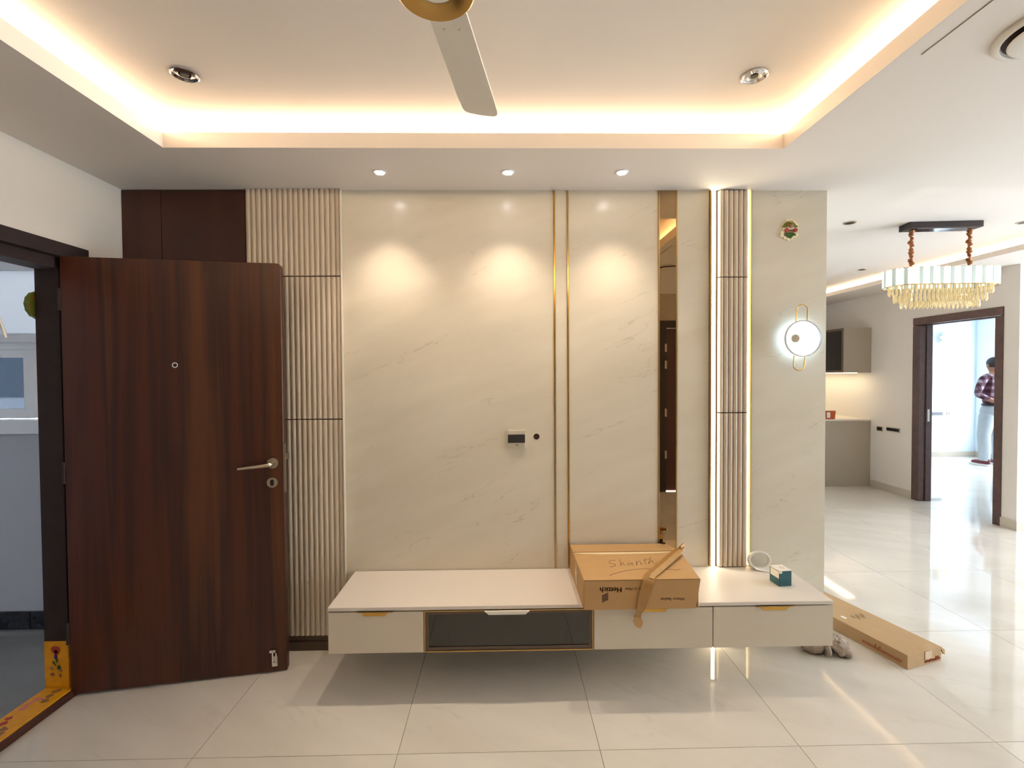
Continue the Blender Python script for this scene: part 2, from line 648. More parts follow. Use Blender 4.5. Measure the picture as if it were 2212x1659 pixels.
YH = 2.21           # far jamb of the entrance opening
YN = 1.235          # near jamb of the entrance opening
wl = structure('wall_left', B((XL - .13, XL, YH + .11, W + .012, 0, ZC + .02), (XL - .13, XL, YN - .11, YH + .11, 2.11, ZC + .02), (XL - .13, XL, YB - .12, YN - .11, 0, ZC + .02)), 'paint_left', 'cream wall holding the entrance doorway', 'wall')
structure('wall_rear', B((XL - .13, 1.93, YB - .12, YB, 0, ZC + .02), (1.93, 2.88, YB - .12, YB, 2.15, ZC + .02), (2.88, XE + .12, YB - .12, YB, 0, ZC + .02)), 'rear', 'plain wall behind the viewer seen in the mirror strip', 'wall')
structure('wall_window', B((XE, XE + .12, YB, .2, 0, ZC + .02), (XE, XE + .12, .2, 3.2, 2.2, ZC + .02), (XE, XE + .12, .2, 3.2, 0, .2), (XE, XE + .12, 3.2, 4.38, 0, ZC + .02)), 'paint', 'hall wall with a window opening, out of view', 'wall')
structure('wall_passage', B((XR + .12, XE, 4.27, 4.38, 0, ZC + .02)), 'paint', 'short wall turning the corner at the right picture edge', 'wall')
D2N, D2F = 4.475, 5.285
structure('wall_right', B((XR, XR + .12, 4.27, D2N - .07, 0, ZC + .02), (XR, XR + .12, D2N - .07, D2F + .105, 2.11, ZC + .02), (XR, XR + .12, D2F + .105, 8.0, 0, ZC + .02)), 'paint', 'white dining wall with the brown framed doorway', 'wall')
structure('wall_far', B((1.77, XR + .12, 8.0, 8.12, 0, ZC + .02)), 'paint', 'far wall of the dining area', 'wall')
structure('wall_dining', B((1.60, 1.72, W + .16, 8.0, 0, ZC + .02)), 'paint', 'dining side wall hidden behind the television wall', 'wall')
BF, BR = 8.05, 8.245
structure('wall_bedroom_far', B((XR + .12, BR + .12, BF, BF + .12, 0, 2.7)), 'bed', 'pale far wall of the bright bedroom', 'wall')
structure('wall_bedroom_right', B((BR, BR + .12, 4.26, 6.0, 0, 2.7), (BR, BR + .12, 6.0, 7.76, 0, .45), (BR, BR + .12, 6.0, 7.76, 2.2, 2.7), (BR, BR + .12, 7.76, BF, 0, 2.7)), 'bed', 'bedroom wall with the tall bright window', 'wall')
structure('ceiling_bedroom', B((XR + .12, BR + .12, 4.26, BF + .12, 2.7, 2.8)), 'bed', 'white bedroom ceiling', 'ceiling')
structure('wall_bedroom_near', B((XR + .12, BR, 4.385, 4.42, 0, 2.7)), 'bed', 'bedroom wall beside the doorway, out of view', 'wall')

# corridor beyond the entrance
YCW = 2.77
wz0, wz1, wx0, wx1 = 1.22, 2.18, -3.95, -2.27
structure('wall_corridor', B((-4.3, XL - .135, YCW, YCW + .12, 0, wz0), (-4.3, XL - .135, YCW, YCW + .12, wz1, 2.4), (-4.3, wx0, YCW, YCW + .12, wz0, wz1), (wx1, XL - .135, YCW, YCW + .12, wz0, wz1)), 'corr_wall', 'grey corridor wall below the window', 'wall')
structure('wall_corridor_left', B((-4.42, -4.3, -1.2, YCW + .12, 0, 2.4)), 'corr_wall', 'corridor end wall out of view', 'wall')
structure('wall_corridor_near', B((-4.3, XL - .135, -1.32, -1.2, 0, 2.4)), 'corr_wall', 'near corridor wall out of view', 'wall')
structure('ceiling_corridor', B((-4.42, XL - .13, -1.32, YCW + .12, 2.4, 2.5)), 'white', 'white corridor ceiling', 'ceiling')
bs = structure('baseboard_corridor', B((-4.3, XL - .14, YCW - .035, YCW - .0, -.004, .02)), 'corr_floor', 'black granite skirting along the corridor wall', 'baseboard')
sk = None
for k, x0 in enumerate((-4.28, -3.68, -3.08, -2.775)):
    x1 = (-3.685, -3.085, -2.780, XL - .142)[k]
    obj('skirting_tile', B((x0, x1, YCW - .014, YCW, .021, .123)), 'corr_skirt', bs)

# corridor window
w1 = thing('window_1', 'white corridor window with an open lower casement', 'window', ((wx0 + wx1) / 2, YCW, wz0), kind='structure')
obj('sill', B((wx0 - .03, wx1 + .03, YCW - .05, YCW + .10, 1.17, wz0 + .03)), 'upvc', w1, bev=.004)
obj('frame', B((wx0, wx1, YCW + .02, YCW + .09, wz1 - .06, wz1), (wx0, wx0 + .05, YCW + .02, YCW + .09, wz0 + .03, wz1 - .06), (wx1 - .05, wx1, YCW + .02, YCW + .09, wz0 + .03, wz1 - .06)), 'upvc', w1)
obj('transom', B((wx0 + .05, wx1 - .05, YCW + .0, YCW + .09, 1.655, 1.75)), 'upvc', w1, bev=.004)
obj('ledge', B((wx0 + .05, wx1 - .05, YCW - .03, YCW, 1.695, 1.735)), 'upvc', w1, bev=.003)
obj('upper_pane', B((wx0 + .05, wx1 - .05, YCW + .05, YCW + .056, 1.75, wz1 - .06)), 'frost', w1)
obj('fixed_pane', B((-2.60, wx1 - .05, YCW + .05, YCW + .056, 1.25, 1.655)), 'frost', w1)
cs = obj('casement', B((-3.40, -2.745, YCW + .01, YCW + .05, 1.255, 1.31), (-3.40, -2.745, YCW + .01, YCW + .05, 1.61, 1.655), (-2.80, -2.745, YCW + .01, YCW + .05, 1.31, 1.61), (-3.40, -3.345, YCW + .01, YCW + .05, 1.31, 1.61)), 'upvc', w1)
obj('pane', B((-3.345, -2.80, YCW + .027, YCW + .032, 1.31, 1.61)), 'pane_tint', cs)
obj('mullion', B((-2.745, -2.60, YCW + .03, YCW + .09, 1.25, 1.655)), 'upvc', w1)
obj('window_stay', tube([(-2.895, YCW - .035, 1.86), (-2.86, YCW - .036, 1.76), (-2.852, YCW - .03, 1.722)], .008, 8), 'nickel', w1, smooth=40)
# plain building outside the corridor window
nb = thing('neighbour_building', 'grey blue building outside the corridor window', 'building', (-4.0, 7.0, 0))
obj('wall', B((-8.0, -3.62, 7.0, 7.4, 0, 3.4)), mat('neighbour_wall', S(190, 196, 204), .8), nb)
obj('window', B((-7.55, -6.95, 6.985, 7.0, 1.2, 2.9)), mat('neighbour_window', S(84, 100, 118), .2), nb)

# bedroom and balcony windows
def big_window(name, label, x, y0, y1, z0, z1):
    w_ = thing(name, label, 'window', (x, (y0 + y1) / 2, z0), kind='structure')
    t_ = .05
    obj('frame', B((x + .02, x + .08, y0, y1, z0, z0 + t_), (x + .02, x + .08, y0, y1, z1 - t_, z1), (x + .02, x + .08, y0, y0 + t_, z0 + t_, z1 - t_), (x + .02, x + .08, y1 - t_, y1, z0 + t_, z1 - t_)), 'upvc', w_)
    ym = (y0 + y1) / 2
    obj('mullion', B((x + .02, x + .08, ym - .03, ym + .03, z0 + t_, z1 - t_)), 'upvc', w_)
    for a, b in ((y0 + t_, ym - .03), (ym + .03, y1 - t_)):
        obj('pane', B((x + .048, x + .052, a, b, z0 + t_, z1 - t_)), 'pane', w_)


big_window('window_2', 'tall bright bedroom window behind the standing person', BR, 6.0, 7.76, .45, 2.2)
big_window('window_3', 'hall window out of view on the right', XE, .2, 3.2, .2, 2.2)

# ceiling with two lit trays --------------------------------------------------
TL = (-1.471, 1.246, -.25, 2.077)     # living tray
TD = (2.26, 4.255, 2.51, 6.6)         # dining tray
ZTL, ZTD = 2.625, 2.585
CH = .13                              # channel behind the lip
holes = []
for t in (TL, TD):
    holes.append((t[0] - CH, t[1] + CH, t[2] - CH, t[3] + CH))


def slab(bm, X0, X1, Y0, Y1, z0, z1, holes):
    gx = sorted({X0, X1, *[h for q in holes for h in q[:2] if X0 < h < X1]})
    gy = sorted({Y0, Y1, *[h for q in holes for h in q[2:] if Y0 < h < Y1]})
    for a, b in zip(gx, gx[1:]):
        for c, d in zip(gy, gy[1:]):
            mx, my = (a + b) / 2, (c + d) / 2
            if any(q[0] < mx < q[1] and q[2] < my < q[3] for q in holes):
                continue
            add_box(bm, a, b, c, d, z0, z1)


bm = bmesh.new()
slab(bm, XL - .13, XE + .12, YB - .12, 8.12, ZC, ZC + .016, [TL, TD])
slab(bm, XL - .13, XE + .12, YB - .12, 8.12, ZC + .016, 2.75, holes)
for (t, zt) in ((TL, ZTL), (TD, ZTD)):
    add_box(bm, t[0] - CH, t[1] + CH, t[2] - CH, t[3] + CH, zt, 2.75)
bmesh.ops.remove_doubles(bm, verts=list(bm.verts), dist=1e-5)
ceiling = structure('ceiling', bm, 'ceil', 'dropped ceiling with two recessed lit trays', 'ceiling')
LZ = 2.552
for (t, m_, zlip, nm, lab) in ((TL, 'cove_l', LZ, 'living', 'warm led strip hidden in the ceiling tray above the television wall'), (TD, 'cove_d', 2.535, 'dining', 'warm led strip hidden in the dining ceiling tray')):
    x0, x1, y0, y1 = t
    th = .012
    for bx in ((x0 - th, x1 + th, y1, y1 + th), (x0 - th, x1 + th, y0 - th, y0), (x0 - th, x0, y0, y1), (x1, x1 + th, y0, y1)):
        obj('cove_lip', B((*bx, ZC + .016, zlip)), 'ceil', ceiling)
    ls = thing('cove_light', lab, 'led strip', ((x0 + x1) / 2, (y0 + y1) / 2, ZC + .016))
    zt = ZTL if nm == 'living' else ZTD
    z0, z1 = zt - .048, zt - .013
    a0, a1, b0, b1 = x0 - CH + .0005, x1 + CH - .0005, y0 - CH + .0005, y1 + CH - .0005
    for kk, bx in enumerate(((a0, a1, b1 - .006, b1), (a0, a1, b0, b0 + .006), (a0, a0 + .006, b0 + .01, b1 - .01), (a1 - .006, a1, b0 + .01, b1 - .01))):
        if nm == 'dining' and kk in (1, 2):
            continue
        obj('led_tape', B((*bx, z0, z1)), m_, ls)

# baseboards in the dining area
def skirting(name, box, lab):
    structure(name, B(box), 'beige_skirt', lab, 'baseboard')


skirting('baseboard_right', (XR - .012, XR, D2F + .105, 6.0, 0, .09), 'beige skirting left of the brown framed doorway')
skirting('baseboard_corner', (XR - .012, XR, 4.258, D2N - .07, 0, .09), 'beige skirting right of the brown framed doorway')
skirting('baseboard_passage', (XR, XE, 4.258, 4.27, 0, .09), 'beige skirting at the right picture edge')
skirting('baseboard_bedroom', (XR + .12, BR - .012, BF - .012, BF, 0, .09), 'pale skirting of the bedroom far wall')
skirting('baseboard_window', (BR - .012, BR, 7.0, BF - .012, 0, .09), 'pale skirting under the bedroom window')

# ================================================================== DOORS
# entrance door
d1 = thing('door_1', 'open dark walnut entrance door in its dark frame', 'door', (XL, YH, 0), kind='structure')
fx0, fx1 = -2.165, -2.012
jb = obj('jamb', B((fx0, -2.055, YH, YH + .11, .20, 2.03), (-2.055, fx1, YH + .012, YH + .113, .20, 2.03)), 'frame', d1)
jn = obj('jamb', B((fx0, fx1, YN - .11, YN, .20, 2.03)), 'frame', d1)
obj('head', B((fx0, -2.055, YN - .11, YH + .11, 1.995, 2.105), (-2.055, fx1, YN - .11, YH + .113, 2.045, 2.108)), 'frame', d1)
pb = obj('painted_jamb_base', B((fx0 - .001, -2.054, YH - .001, YH + .11, 0, .255), (-2.054, fx1 + .001, YH + .011, YH + .11, 0, .255)), 'yellow', d1, label='yellow painted jamb foot with flowers')
obj('painted_jamb_base', B((fx0 - .001, fx1 + .001, YN - .11, YN + .001, 0, .255)), 'yellow', d1)
thr = obj('threshold', B((fx0, -2.032, YN, YH - .001, -.002, .035)), 'yellow', d1, label='yellow painted threshold', bev=.005)
obj('threshold_side', B((-2.032, -2.022, YN, YH - .001, 0, .031)), 'walnut_dark', d1)


def blob(cx, cz, rx, rz, n=9, wob=.2, rot=0.0, seed=0):
    rnd = random.Random(seed)
    out = []
    for k in range(n):
        a = 2 * math.pi * k / n
        q = 1 + rnd.uniform(-wob, wob)
        x, z = rx * q * math.cos(a), rz * q * math.sin(a)
        out.append((cx + x * math.cos(rot) - z * math.sin(rot), cz + x * math.sin(rot) + z * math.cos(rot)))
    return out


yy = YH - .0016
for nm, m_, shapes in (('painted_flower', 'c_red', [(-2.113, .212, .024, .022, 0)]), ('painted_flower', 'c_pink', [(-2.112, .205, .010, .009, 0)]), ('painted_bud', 'c_blue', [(-2.113, .180, .009, .014, 0)]),
                       ('painted_leaf', 'c_green', [(-2.121, .150, .006, .014, .5), (-2.100, .132, .010, .011, .2), (-2.108, .162, .005, .010, -.5)]),
                       ('painted_leaf', 'c_brown', [(-2.133, .126, .009, .008, .2), (-2.090, .116, .008, .007, -.2), (-2.130, .098, .009, .007, 0), (-2.095, .092, .006, .010, .2)])):
    bm = bmesh.new()
    for k, (cx, cz, rx, rz, ro) in enumerate(shapes):
        add_prism(bm, blob(cx, cz, rx, rz, 9, .22, ro, k + 3), yy, yy + .0008)
    obj(nm, bm, m_, pb)
for k, (yq, m_) in enumerate(((2.10, 'c_pink'), (1.98, 'c_red'), (1.86, 'c_pink'), (2.15, 'c_brown'), (1.92, 'c_brown'), (1.72, 'c_red'), (1.55, 'c_pink'))):
    bm = bmesh.new()
    for j in range(3):
        add_prism(bm, blob(-2.135 + .02 * random.random() + (.045 if m_ == 'c_brown' else 0), yq + .03 * j - .03, .016, .014, 9, .35, 0, k * 5 + j), .0352 + .0002 * j, .0358 + .0002 * j, None, 'xy')
    obj('painted_flower', bm, m_, thr)

hin = Vector((-2.03, 2.19, 0))
ang = math.atan2(.17, .923)
LM = Matrix.Translation(hin) @ RZ(ang)
LW = .9385
leaf_pts = [(0, .014), (LW, .006), (LW, 2.035), (LW - .006, 2.047), (LW - .018, 2.052), (0, 2.048)]
leaf = obj('leaf', prism(leaf_pts, 0, .042, LM), 'walnut', d1, bev=.0015, seg=1)
hb = obj('lever_handle', lathe([(0, .012), (.026, .012), (.0265, .010), (.0265, 0)], LM @ T(.889, 0, 1.059) @ TO_CAM, 28), 'nickel', leaf, smooth=35, label='satin nickel lever handle')
hp = [LM @ Vector(p) for p in ((.889, -.008, 1.059), (.889, -.035, 1.059), (.884, -.046, 1.058), (.872, -.052, 1.056), (.82, -.054, 1.051), (.745, -.054, 1.045))]
obj('lever', tube(hp, [.011, .011, .011, .0095, .0085, .006], 10), 'nickel', leaf, smooth=50)
lk = obj('lock_escutcheon', lathe([(0, .008), (.025, .008), (.0255, .006), (.0255, 0)], LM @ T(.885, 0, .962) @ TO_CAM, 28), 'nickel', leaf, smooth=35)
obj('keyhole', prism([(-.0085, .0), (-.006, -.018), (.006, -.018), (.0085, .0), (.0075, .007), (.004, .0115), (0, .0125), (-.004, .0115), (-.0075, .007)], -.0125, -.006, LM @ T(.885, 0, .965)), 'steel_dark', leaf)
obj('peephole', lathe([(0, .004), (.009, .004), (.0095, .006), (.013, .006), (.0135, 0)], LM @ T(.464, 0, 1.548) @ TO_CAM, 24), 'chrome', leaf, smooth=35)
obj('peephole_lens', lathe([(0, .0055), (.008, .0045)], LM @ T(.464, 0, 1.548) @ TO_CAM, 20), 'black', leaf, smooth=60)
obj('latch_plate', B((LW, LW + .0025, .008, .034, .905, 1.15), M=LM), 'nickel', leaf)
obj('latch_bolt', B((LW + .0025, LW + .016, .012, .030, 1.075, 1.105), M=LM), 'chrome', leaf)
hm = LM @ T(.882, 0, 0)
obj('door_stopper', B((-.014, .014, -.006, 0, .033, .085), (-.012, -.004, -.014, -.006, .05, .115), (.004, .012, -.014, -.006, .05, .105), (-.012, .012, -.012, -.006, .036, .056), (-.024, .006, -.010, 0, .104, .118), M=hm), 'chrome', leaf, bev=.0015, seg=1)
for z_ in (.25, 1.0, 1.8):
    obj('hinge', tube([LM @ Vector((-.006, .0, z_)), LM @ Vector((-.006, .0, z_ + .10))], .007, 8), 'frame', d1, smooth=40)

# dining doorway
d2 = thing('door_2', 'brown wooden door frame opening to the bright bedroom', 'door', (XR, (D2N + D2F) / 2, 0), kind='structure')
obj('jamb', B((XR - .012, XR + .06, D2F + .012, D2F + .105, 0, 2.02), (XR + .06, XR + .128, D2F, D2F + .105, 0, 2.02)), 'frame2', d2)
obj('jamb', B((XR - .012, XR + .128, D2N - .07, D2N, 0, 2.02)), 'frame2', d2)
obj('head', B((XR - .012, XR + .06, D2N - .07, D2F + .105, 2.03, 2.112), (XR + .06, XR + .128, D2N - .07, D2F + .105, 2.02, 2.112)), 'frame2', d2)
obj('strike_plate', B((XR + .075, XR + .10, D2F - .002, D2F, .92, 1.06)), 'nickel', d2)

# door in the rear wall, seen in the mirror
d3 = thing('door_3', 'closed dark wooden door seen in the mirror strip', 'door', (2.4, YB, 0), kind='structure')
obj('jamb', B((1.93, 2.03, YB - .10, YB + .012, 0, 2.15)), 'frame', d3)
obj('jamb', B((2.78, 2.88, YB - .10, YB + .012, 0, 2.15)), 'frame', d3)
obj('head', B((2.03, 2.78, YB - .10, YB + .012, 2.06, 2.15)), 'frame', d3)
obj('leaf', B((2.034, 2.776, YB - .07, YB - .03, .006, 2.055)), 'walnut_dark', d3)
for z_ in (.42, .95, 1.55, 1.76):
    obj('hinge', B((2.012, 2.036, YB + .0125, YB + .017, z_, z_ + .10)), 'nickel', d3)

# ================================================================== WALL DRESSING
wp = thing('wood_panelling', 'dark walnut wall panelling rising behind the open door', 'panelling', (-1.69, W, 0))
for x0, x1 in ((XL + .001, -1.816), (-1.812, -1.372)):
    obj('panel', B((x0, x1, W - .012, W + .011, .0, ZC - .004)), 'walnut_dark', wp, bev=.001, seg=1)


def flute_panel(par, x0, x1, yb, z0, z1, n, depth, ofs):
    """backing board with n half-round flutes, each its own piece"""
    p = obj('fluted_panel', B((x0, x1, yb - ofs, yb, z0, z1)), 'flute', par)
    pitch = (x1 - x0) / n
    prof = [(-.47, 0)] + [(-.47 * math.cos(a), math.sin(a)) for a in [math.pi * k / 9 for k in range(1, 9)]] + [(.47, 0)]
    bm = bmesh.new()
    add_prism(bm, [(x0 + pitch * (.5 + a), yb - ofs - depth * b) for a, b in prof], z0, z1, None, 'xy')
    f0 = obj('flute', bm, 'flute', p, smooth=50)
    for k in range(1, n):
        dup(f0, p, (pitch * k, 0, 0))
    return p


fp = thing('fluted_cladding', 'wide beige fluted wall panel beside the open door', 'wall panel', (-1.11, W, 0))
obj('backing', B((-1.366, -.866, W - .004, W + .010, .0, ZC - .002)), 'flute_gap', fp)
for z0, z1 in ((.086, 1.256), (1.262, 2.020), (2.026, ZC - .001)):
    flute_panel(fp, -1.366, -.866, W - .004, z0, z1, 18, .009, .012)
obj('side_trim', B((-.8655, -.8625, W - .030, W + .002, .086, ZC - .001)), 'flute', fp)
obj('plinth', B((-1.366, -.866, W - .016, W - .004, 0, .05), (-1.366, -.866, W - .010, W - .004, .05, .083)), 'skirt_dark', fp)

fr = thing('fluted_light_panel', 'narrow beige fluted panel lit along both edges', 'wall panel', (1.234, W, .43))
obj('backing', B((1.1215, 1.347, W - .002, W - .0005, .43, ZC - .001)), 'flute_gap', fr)
obj('backing', B((1.1215, 1.347, W - .002, W - .0005, .0, .20)), 'flute_gap', fr)
for z0, z1 in ((.433, 1.274), (1.280, 2.010), (2.016, ZC - .008), (.004, .20)):
    flute_panel(fr, 1.168, 1.328, W - .002, z0, z1, 6, .014, .008)
for z0, z1 in ((.432, ZC - .003), (.003, .20)):
    obj('edge_profile', B((1.1225, 1.1255, W - .016, W - .002, z0, z1)), 'gold', fr)
    obj('led_bar', B((1.136, 1.152, W - .012, W - .002, z0, z1)), 'led_w', fr, label='bright vertical led bar')
    obj('led_edge', B((1.334, 1.340, W - .008, W - .002, z0, z1)), 'led_y', fr, label='thin warm led line')
    obj('edge_profile', B((1.3425, 1.346, W - .018, W - .002, z0, z1)), 'gold', fr)

for x0, lab in ((.2735, 'left one of two thin brass strips running up the marble'), (.3465, 'right one of two thin brass strips running up the marble')):
    obj('brass_strip', B((x0, x0 + .007, W - .004, W + .010, 0, ZC - .001)), 'gold', None, lab, 'trim', 'brass strips in the marble')
mr = thing('mirror_strip', 'tall narrow bronze mirror strip set in the marble', 'mirror', (.895, W, .43))
obj('glass', B((.851, .939, W - .002, W + .010, .428, ZC - .001)), 'bronze_mirror', mr)
for x0 in (.8435, .9395):
    obj('brass_edge', B((x0, x0 + .007, W - .004, W + .010, .428, ZC - .001)), 'gold_brushed', mr)

sp = thing('socket_panel', 'cream wall socket plate with a dark middle band on marble', 'socket', (.065, W, 1.095))
obj('plate', B((.017, .114, W - .010, W - .0, 1.096, 1.190)), 'plate', sp, bev=.003)
obj('dark_cover', B((.019, .112, W - .014, W - .0101, 1.121, 1.167)), 'darkgrey', sp, bev=.002)
obj('slot', B((.058, .076, W - .0108, W - .0102, 1.107, 1.110)), 'ink', sp)
gm = thing('cable_hole', 'round dark cable hole beside the socket plate', 'cable hole', (.175, W, 1.135))
obj('rim', lathe([(.0165, 0), (.0185, .0), (.0185, .0015), (.0165, .0015)], T(.175, W, 1.153) @ TO_CAM, 28, False), 'plate', gm, smooth=30)
obj('hole', lathe([(0, .0004), (.0165, .0004), (.0165, 0)], T(.175, W, 1.153) @ TO_CAM, 28), 'ink', gm)

# wall lamp ------------------------------------------------------------------
lx, lz = 1.605, 1.676
wlmp = thing('wall_lamp', 'round glowing white wall lamp with a brass loop', 'lamp', (lx, W, lz))
obj('backplate', lathe([(0, 0), (.06, 0), (.06, .012), (0, .012)], T(lx, W, lz) @ TO_CAM, 32), 'chrome', wlmp, smooth=35)
obj('diffuser_drum', lathe([(0, .012), (.088, .012), (.094, .018), (.094, .050), (0, .050)], T(lx, W, lz) @ TO_CAM, 48), 'lamp_face', wlmp, smooth=35, label='glowing drum behind the front disc')
obj('front_disc', lathe([(0, .058), (.092, .058), (.094, .056), (.094, .0505), (0, .0505)], T(lx, W, lz) @ TO_CAM, 48), 'lamp_face2', wlmp, smooth=35)
obj('rim', lathe([(.094, .050), (.098, .050), (.098, .062), (.094, .062)], T(lx, W, lz) @ TO_CAM, 48, False), 'chrome', wlmp, smooth=35)
obj('knob', lathe([(0, .066), (.019, .066), (.0215, .064), (.0215, .058)], T(lx - .043, W, lz) @ TO_CAM, 24), 'nickel', wlmp, smooth=35)
lp = []
hw, hh = .030, .178
for k in range(40):
    a = 2 * math.pi * k / 40
    x = hw * math.cos(a)
    z = hw * math.sin(a) + (hh - hw if math.sin(a) > 0 else -(hh - hw))
    lp.append((x, z))
ro = math.radians(-3)
obj('brass_loop', tube([(lx + .004 + x * math.cos(ro) - z * math.sin(ro), W - .030, lz + .006 + x * math.sin(ro) + z * math.cos(ro)) for x, z in lp], .0028, 8, True), 'gold', wlmp, smooth=60)

# small wreath ornament ---------------------------------------------------------
ox, oz = 1.562, 2.272
wr = thing('wall_ornament', 'small painted green and red ornament high on the right marble', 'ornament', (ox, W, oz - .066))
UX = .0560 / 10       # ornament drawn on a 10-unit grid
bm = bmesh.new()
for k, (x, z, r) in enumerate([(-4.5, 1.0, 2.4), (-5.5, 3.6, 2.2), (-4, 6, 2.2), (-1.5, 8.2, 2.3), (1.5, 8.6, 2), (4.2, 6.8, 2), (6.6, 4.4, 2), (6.8, 1.5, 1.8), (7.4, -4.8, 1.4), (5, -6.2, 1.6), (2, -8, 1.6), (-1.2, -9.4, 1.5), (-4.2, -7.8, 1.8), (-6.4, -5.6, 1.8), (-7.2, -3, 1.8), (-8.2, -6, 1.3), (0, 0, 6.5)]):
    add_prism(bm, blob(ox + x * UX, oz + z * UX, r * UX, r * UX, 10, .15, 0, k), W - .004 - .0001 * k, W)
obj('lace_backing', bm, 'c_lace', wr)


def orn(nm, m_, shapes, y0, y1):
    bm = bmesh.new()
    for k, (x, z, rx, rz, a) in enumerate(shapes):
        add_prism(bm, blob(ox + x * UX, oz + z * UX, rx * UX, rz * UX, 11, .16, a, k + 20), W - y1 - .0002 * k, W - y0)
    obj(nm, bm, m_, wr)


orn('leaf_garland', 'c_leaf', [(-3.6, 5.2, 3.4, 1.5, .6), (-4.4, 3.2, 3.0, 1.3, .1), (3.6, 5.0, 3.2, 1.5, -.6), (5.2, 3.2, 2.4, 1.3, -.3), (-1.6, 6.6, 2, 1.2, .4), (1.8, 6.4, 2, 1.2, -.5)], .003, .007)
orn('leaf_base', 'c_green', [(0, -5.2, 3.6, 2.4, 0), (-3.2, -4.4, 2.2, 1.4, .5), (3.4, -4.4, 2.4, 1.4, -.4), (0.4, -7.2, 1.6, 1.4, 0)], .003, .008)
orn('banner', 'c_white', [(.4, 1.2, 4.2, 1.5, 0)], .003, .009)
orn('shelf', 'c_brown', [(.4, -1.8, 4.6, 1.2, .05)], .003, .0088)
orn('shelf_shadow', 'ink', [(.4, -.8, 3.6, .35, .05)], .003, .0094)
orn('flower', 'c_red', [(-3.6, -.5, 1.6, 2.0, -.4)], .003, .012)
orn('flower', 'c_red', [(5.4, -.7, 1.7, 1.8, .4)], .003, .012)
orn('bow', 'gold_brushed', [(.6, 7.6, 2.4, .9, 0)], .003, .010)
bm = bmesh.new()
add_ball(bm, (ox + .6 * UX, W - .010, oz + 3.7 * UX), 2.5 * UX, (1, .5, 1), 2)
obj('brown_ball', bm, 'c_brown', wr, smooth=60)

# leafy hanging on the outside of the entrance frame
to = thing('door_hanging', 'round olive green leaf hanging on the outer door frame', 'ornament', (-2.175, 2.235, 1.77))
pts = []
for k in range(26):
    a = 2 * math.pi * k / 26
    r = .062 * (1.0 + (.05 if k % 2 else -.03))
    pts.append((2.235 + r * math.cos(a) * .9, 1.830 + r * math.sin(a)))
obj('leaf_disc', prism(pts, -2.186, -2.168, None, 'yz'), 'c_leaf', to, bev=.001, seg=1)
for k, (y, z) in enumerate(((2.196, 1.845), (2.190, 1.825), (2.200, 1.862))):
    bm = bmesh.new()
    add_ball(bm, (-2.166, y, z), .004, (1, 1, 1), 1)
    obj('red_bead', bm, 'c_red', to)

# ================================================================== TELEVISION UNIT
UY, UX0, UX1, UT = 2.142, -.817, 1.533, .427
ZB = .213
wt = obj('worktop', B((UX0, UX1, UY - .001, W - .0045, .410, UT)), 'top', None, 'long cream worktop of the floating television unit', 'worktop', bev=.0012, seg=1)


def trapezoid(xa, xb, z0, z1, inset):
    return [(xa, z1), (xb, z1), (xb - inset, z0), (xa + inset, z0)]


def unit(label, x0, x1, handle, hmat='gold'):
    t = thing('drawer_cabinet', label, 'cabinet', ((x0 + x1) / 2, (UY + W) / 2, ZB))
    obj('body', B((x0 + .001, x1 - .001, UY + .019, W - .022, ZB, .4095)), 'lam', t)
    fz = .4035
    f = obj('drawer_front', B((x0 + .001, x1 - .001, UY, UY + .0185, ZB, fz)), 'lam', t, bev=.0012, seg=1)
    xa, xb = handle
    obj('handle', prism(trapezoid(xa, xb, .389, .404, .014), UY - .007, UY - .0002), hmat, f, bev=.001, seg=1)
    obj('handle_lip', B((xa - .022, xb + .022, UY - .007, UY + .012, .4037, .4075)), 'gold_brushed', f)
    return t


unit('left cream drawer unit of the floating cabinet nearest the open door', UX0, -.378, (-.66, -.541))
unit('cream drawer unit under the big cardboard carton', .409, .965, (.632, .752))
unit('right end cream drawer unit below the small teal box', .9665, UX1, (1.190, 1.322))
gc = thing('glass_cabinet', 'smoked glass front cabinet in the middle of the television unit', 'cabinet', (.015, 2.33, ZB))
gx0, gx1 = -.377, .408
obj('body', B((gx0 + .001, gx1 - .001, UY + .02, W - .022, ZB, ZB + .016), (gx0 + .001, gx1 - .001, UY + .02, W - .022, .394, .4095), (gx0 + .001, gx0 + .017, UY + .02, W - .022, ZB + .016, .394), (gx1 - .017, gx1 - .001, UY + .02, W - .022, ZB + .016, .394), (gx0 + .017, gx1 - .017, W - .034, W - .022, ZB + .016, .394)), 'inside', gc)
dr = obj('flap_door', B((gx0 + .001, gx1 - .001, UY, UY + .018, ZB, ZB + .005), (gx0 + .001, gx1 - .001, UY, UY + .018, .401, .406), (gx0 + .001, gx0 + .006, UY, UY + .018, ZB + .005, .401), (gx1 - .006, gx1 - .001, UY, UY + .018, ZB + .005, .401)), 'gold_brushed', gc)
obj('inner_frame', B((gx0 + .006, gx1 - .006, UY + .004, UY + .018, ZB + .005, ZB + .021), (gx0 + .006, gx1 - .006, UY + .004, UY + .018, .387, .401), (gx0 + .006, gx0 + .022, UY + .004, UY + .018, ZB + .021, .387), (gx1 - .022, gx1 - .006, UY + .004, UY + .018, ZB + .021, .387)), 'kit_dark', dr)
obj('glass_pane', B((gx0 + .022, gx1 - .022, UY + .008, UY + .012, ZB + .021, .387)), 'smoke', dr)
obj('handle', prism(trapezoid(-.098, .112, .388, .405, .020), UY - .010, UY - .0002), 'cream', dr, bev=.001, seg=1, label='edge handle coloured pale as if brightly lit')  # cream colour stands in for the light on this pull
for x_ in (-.262, .288):
    obj('flap_stay', B((x_ - .006, x_ + .006, UY + .03, UY + .06, .245, .29), (x_ - .02, x_ + .02, UY + .025, UY + .06, .2295, .245)), 'black', gc)

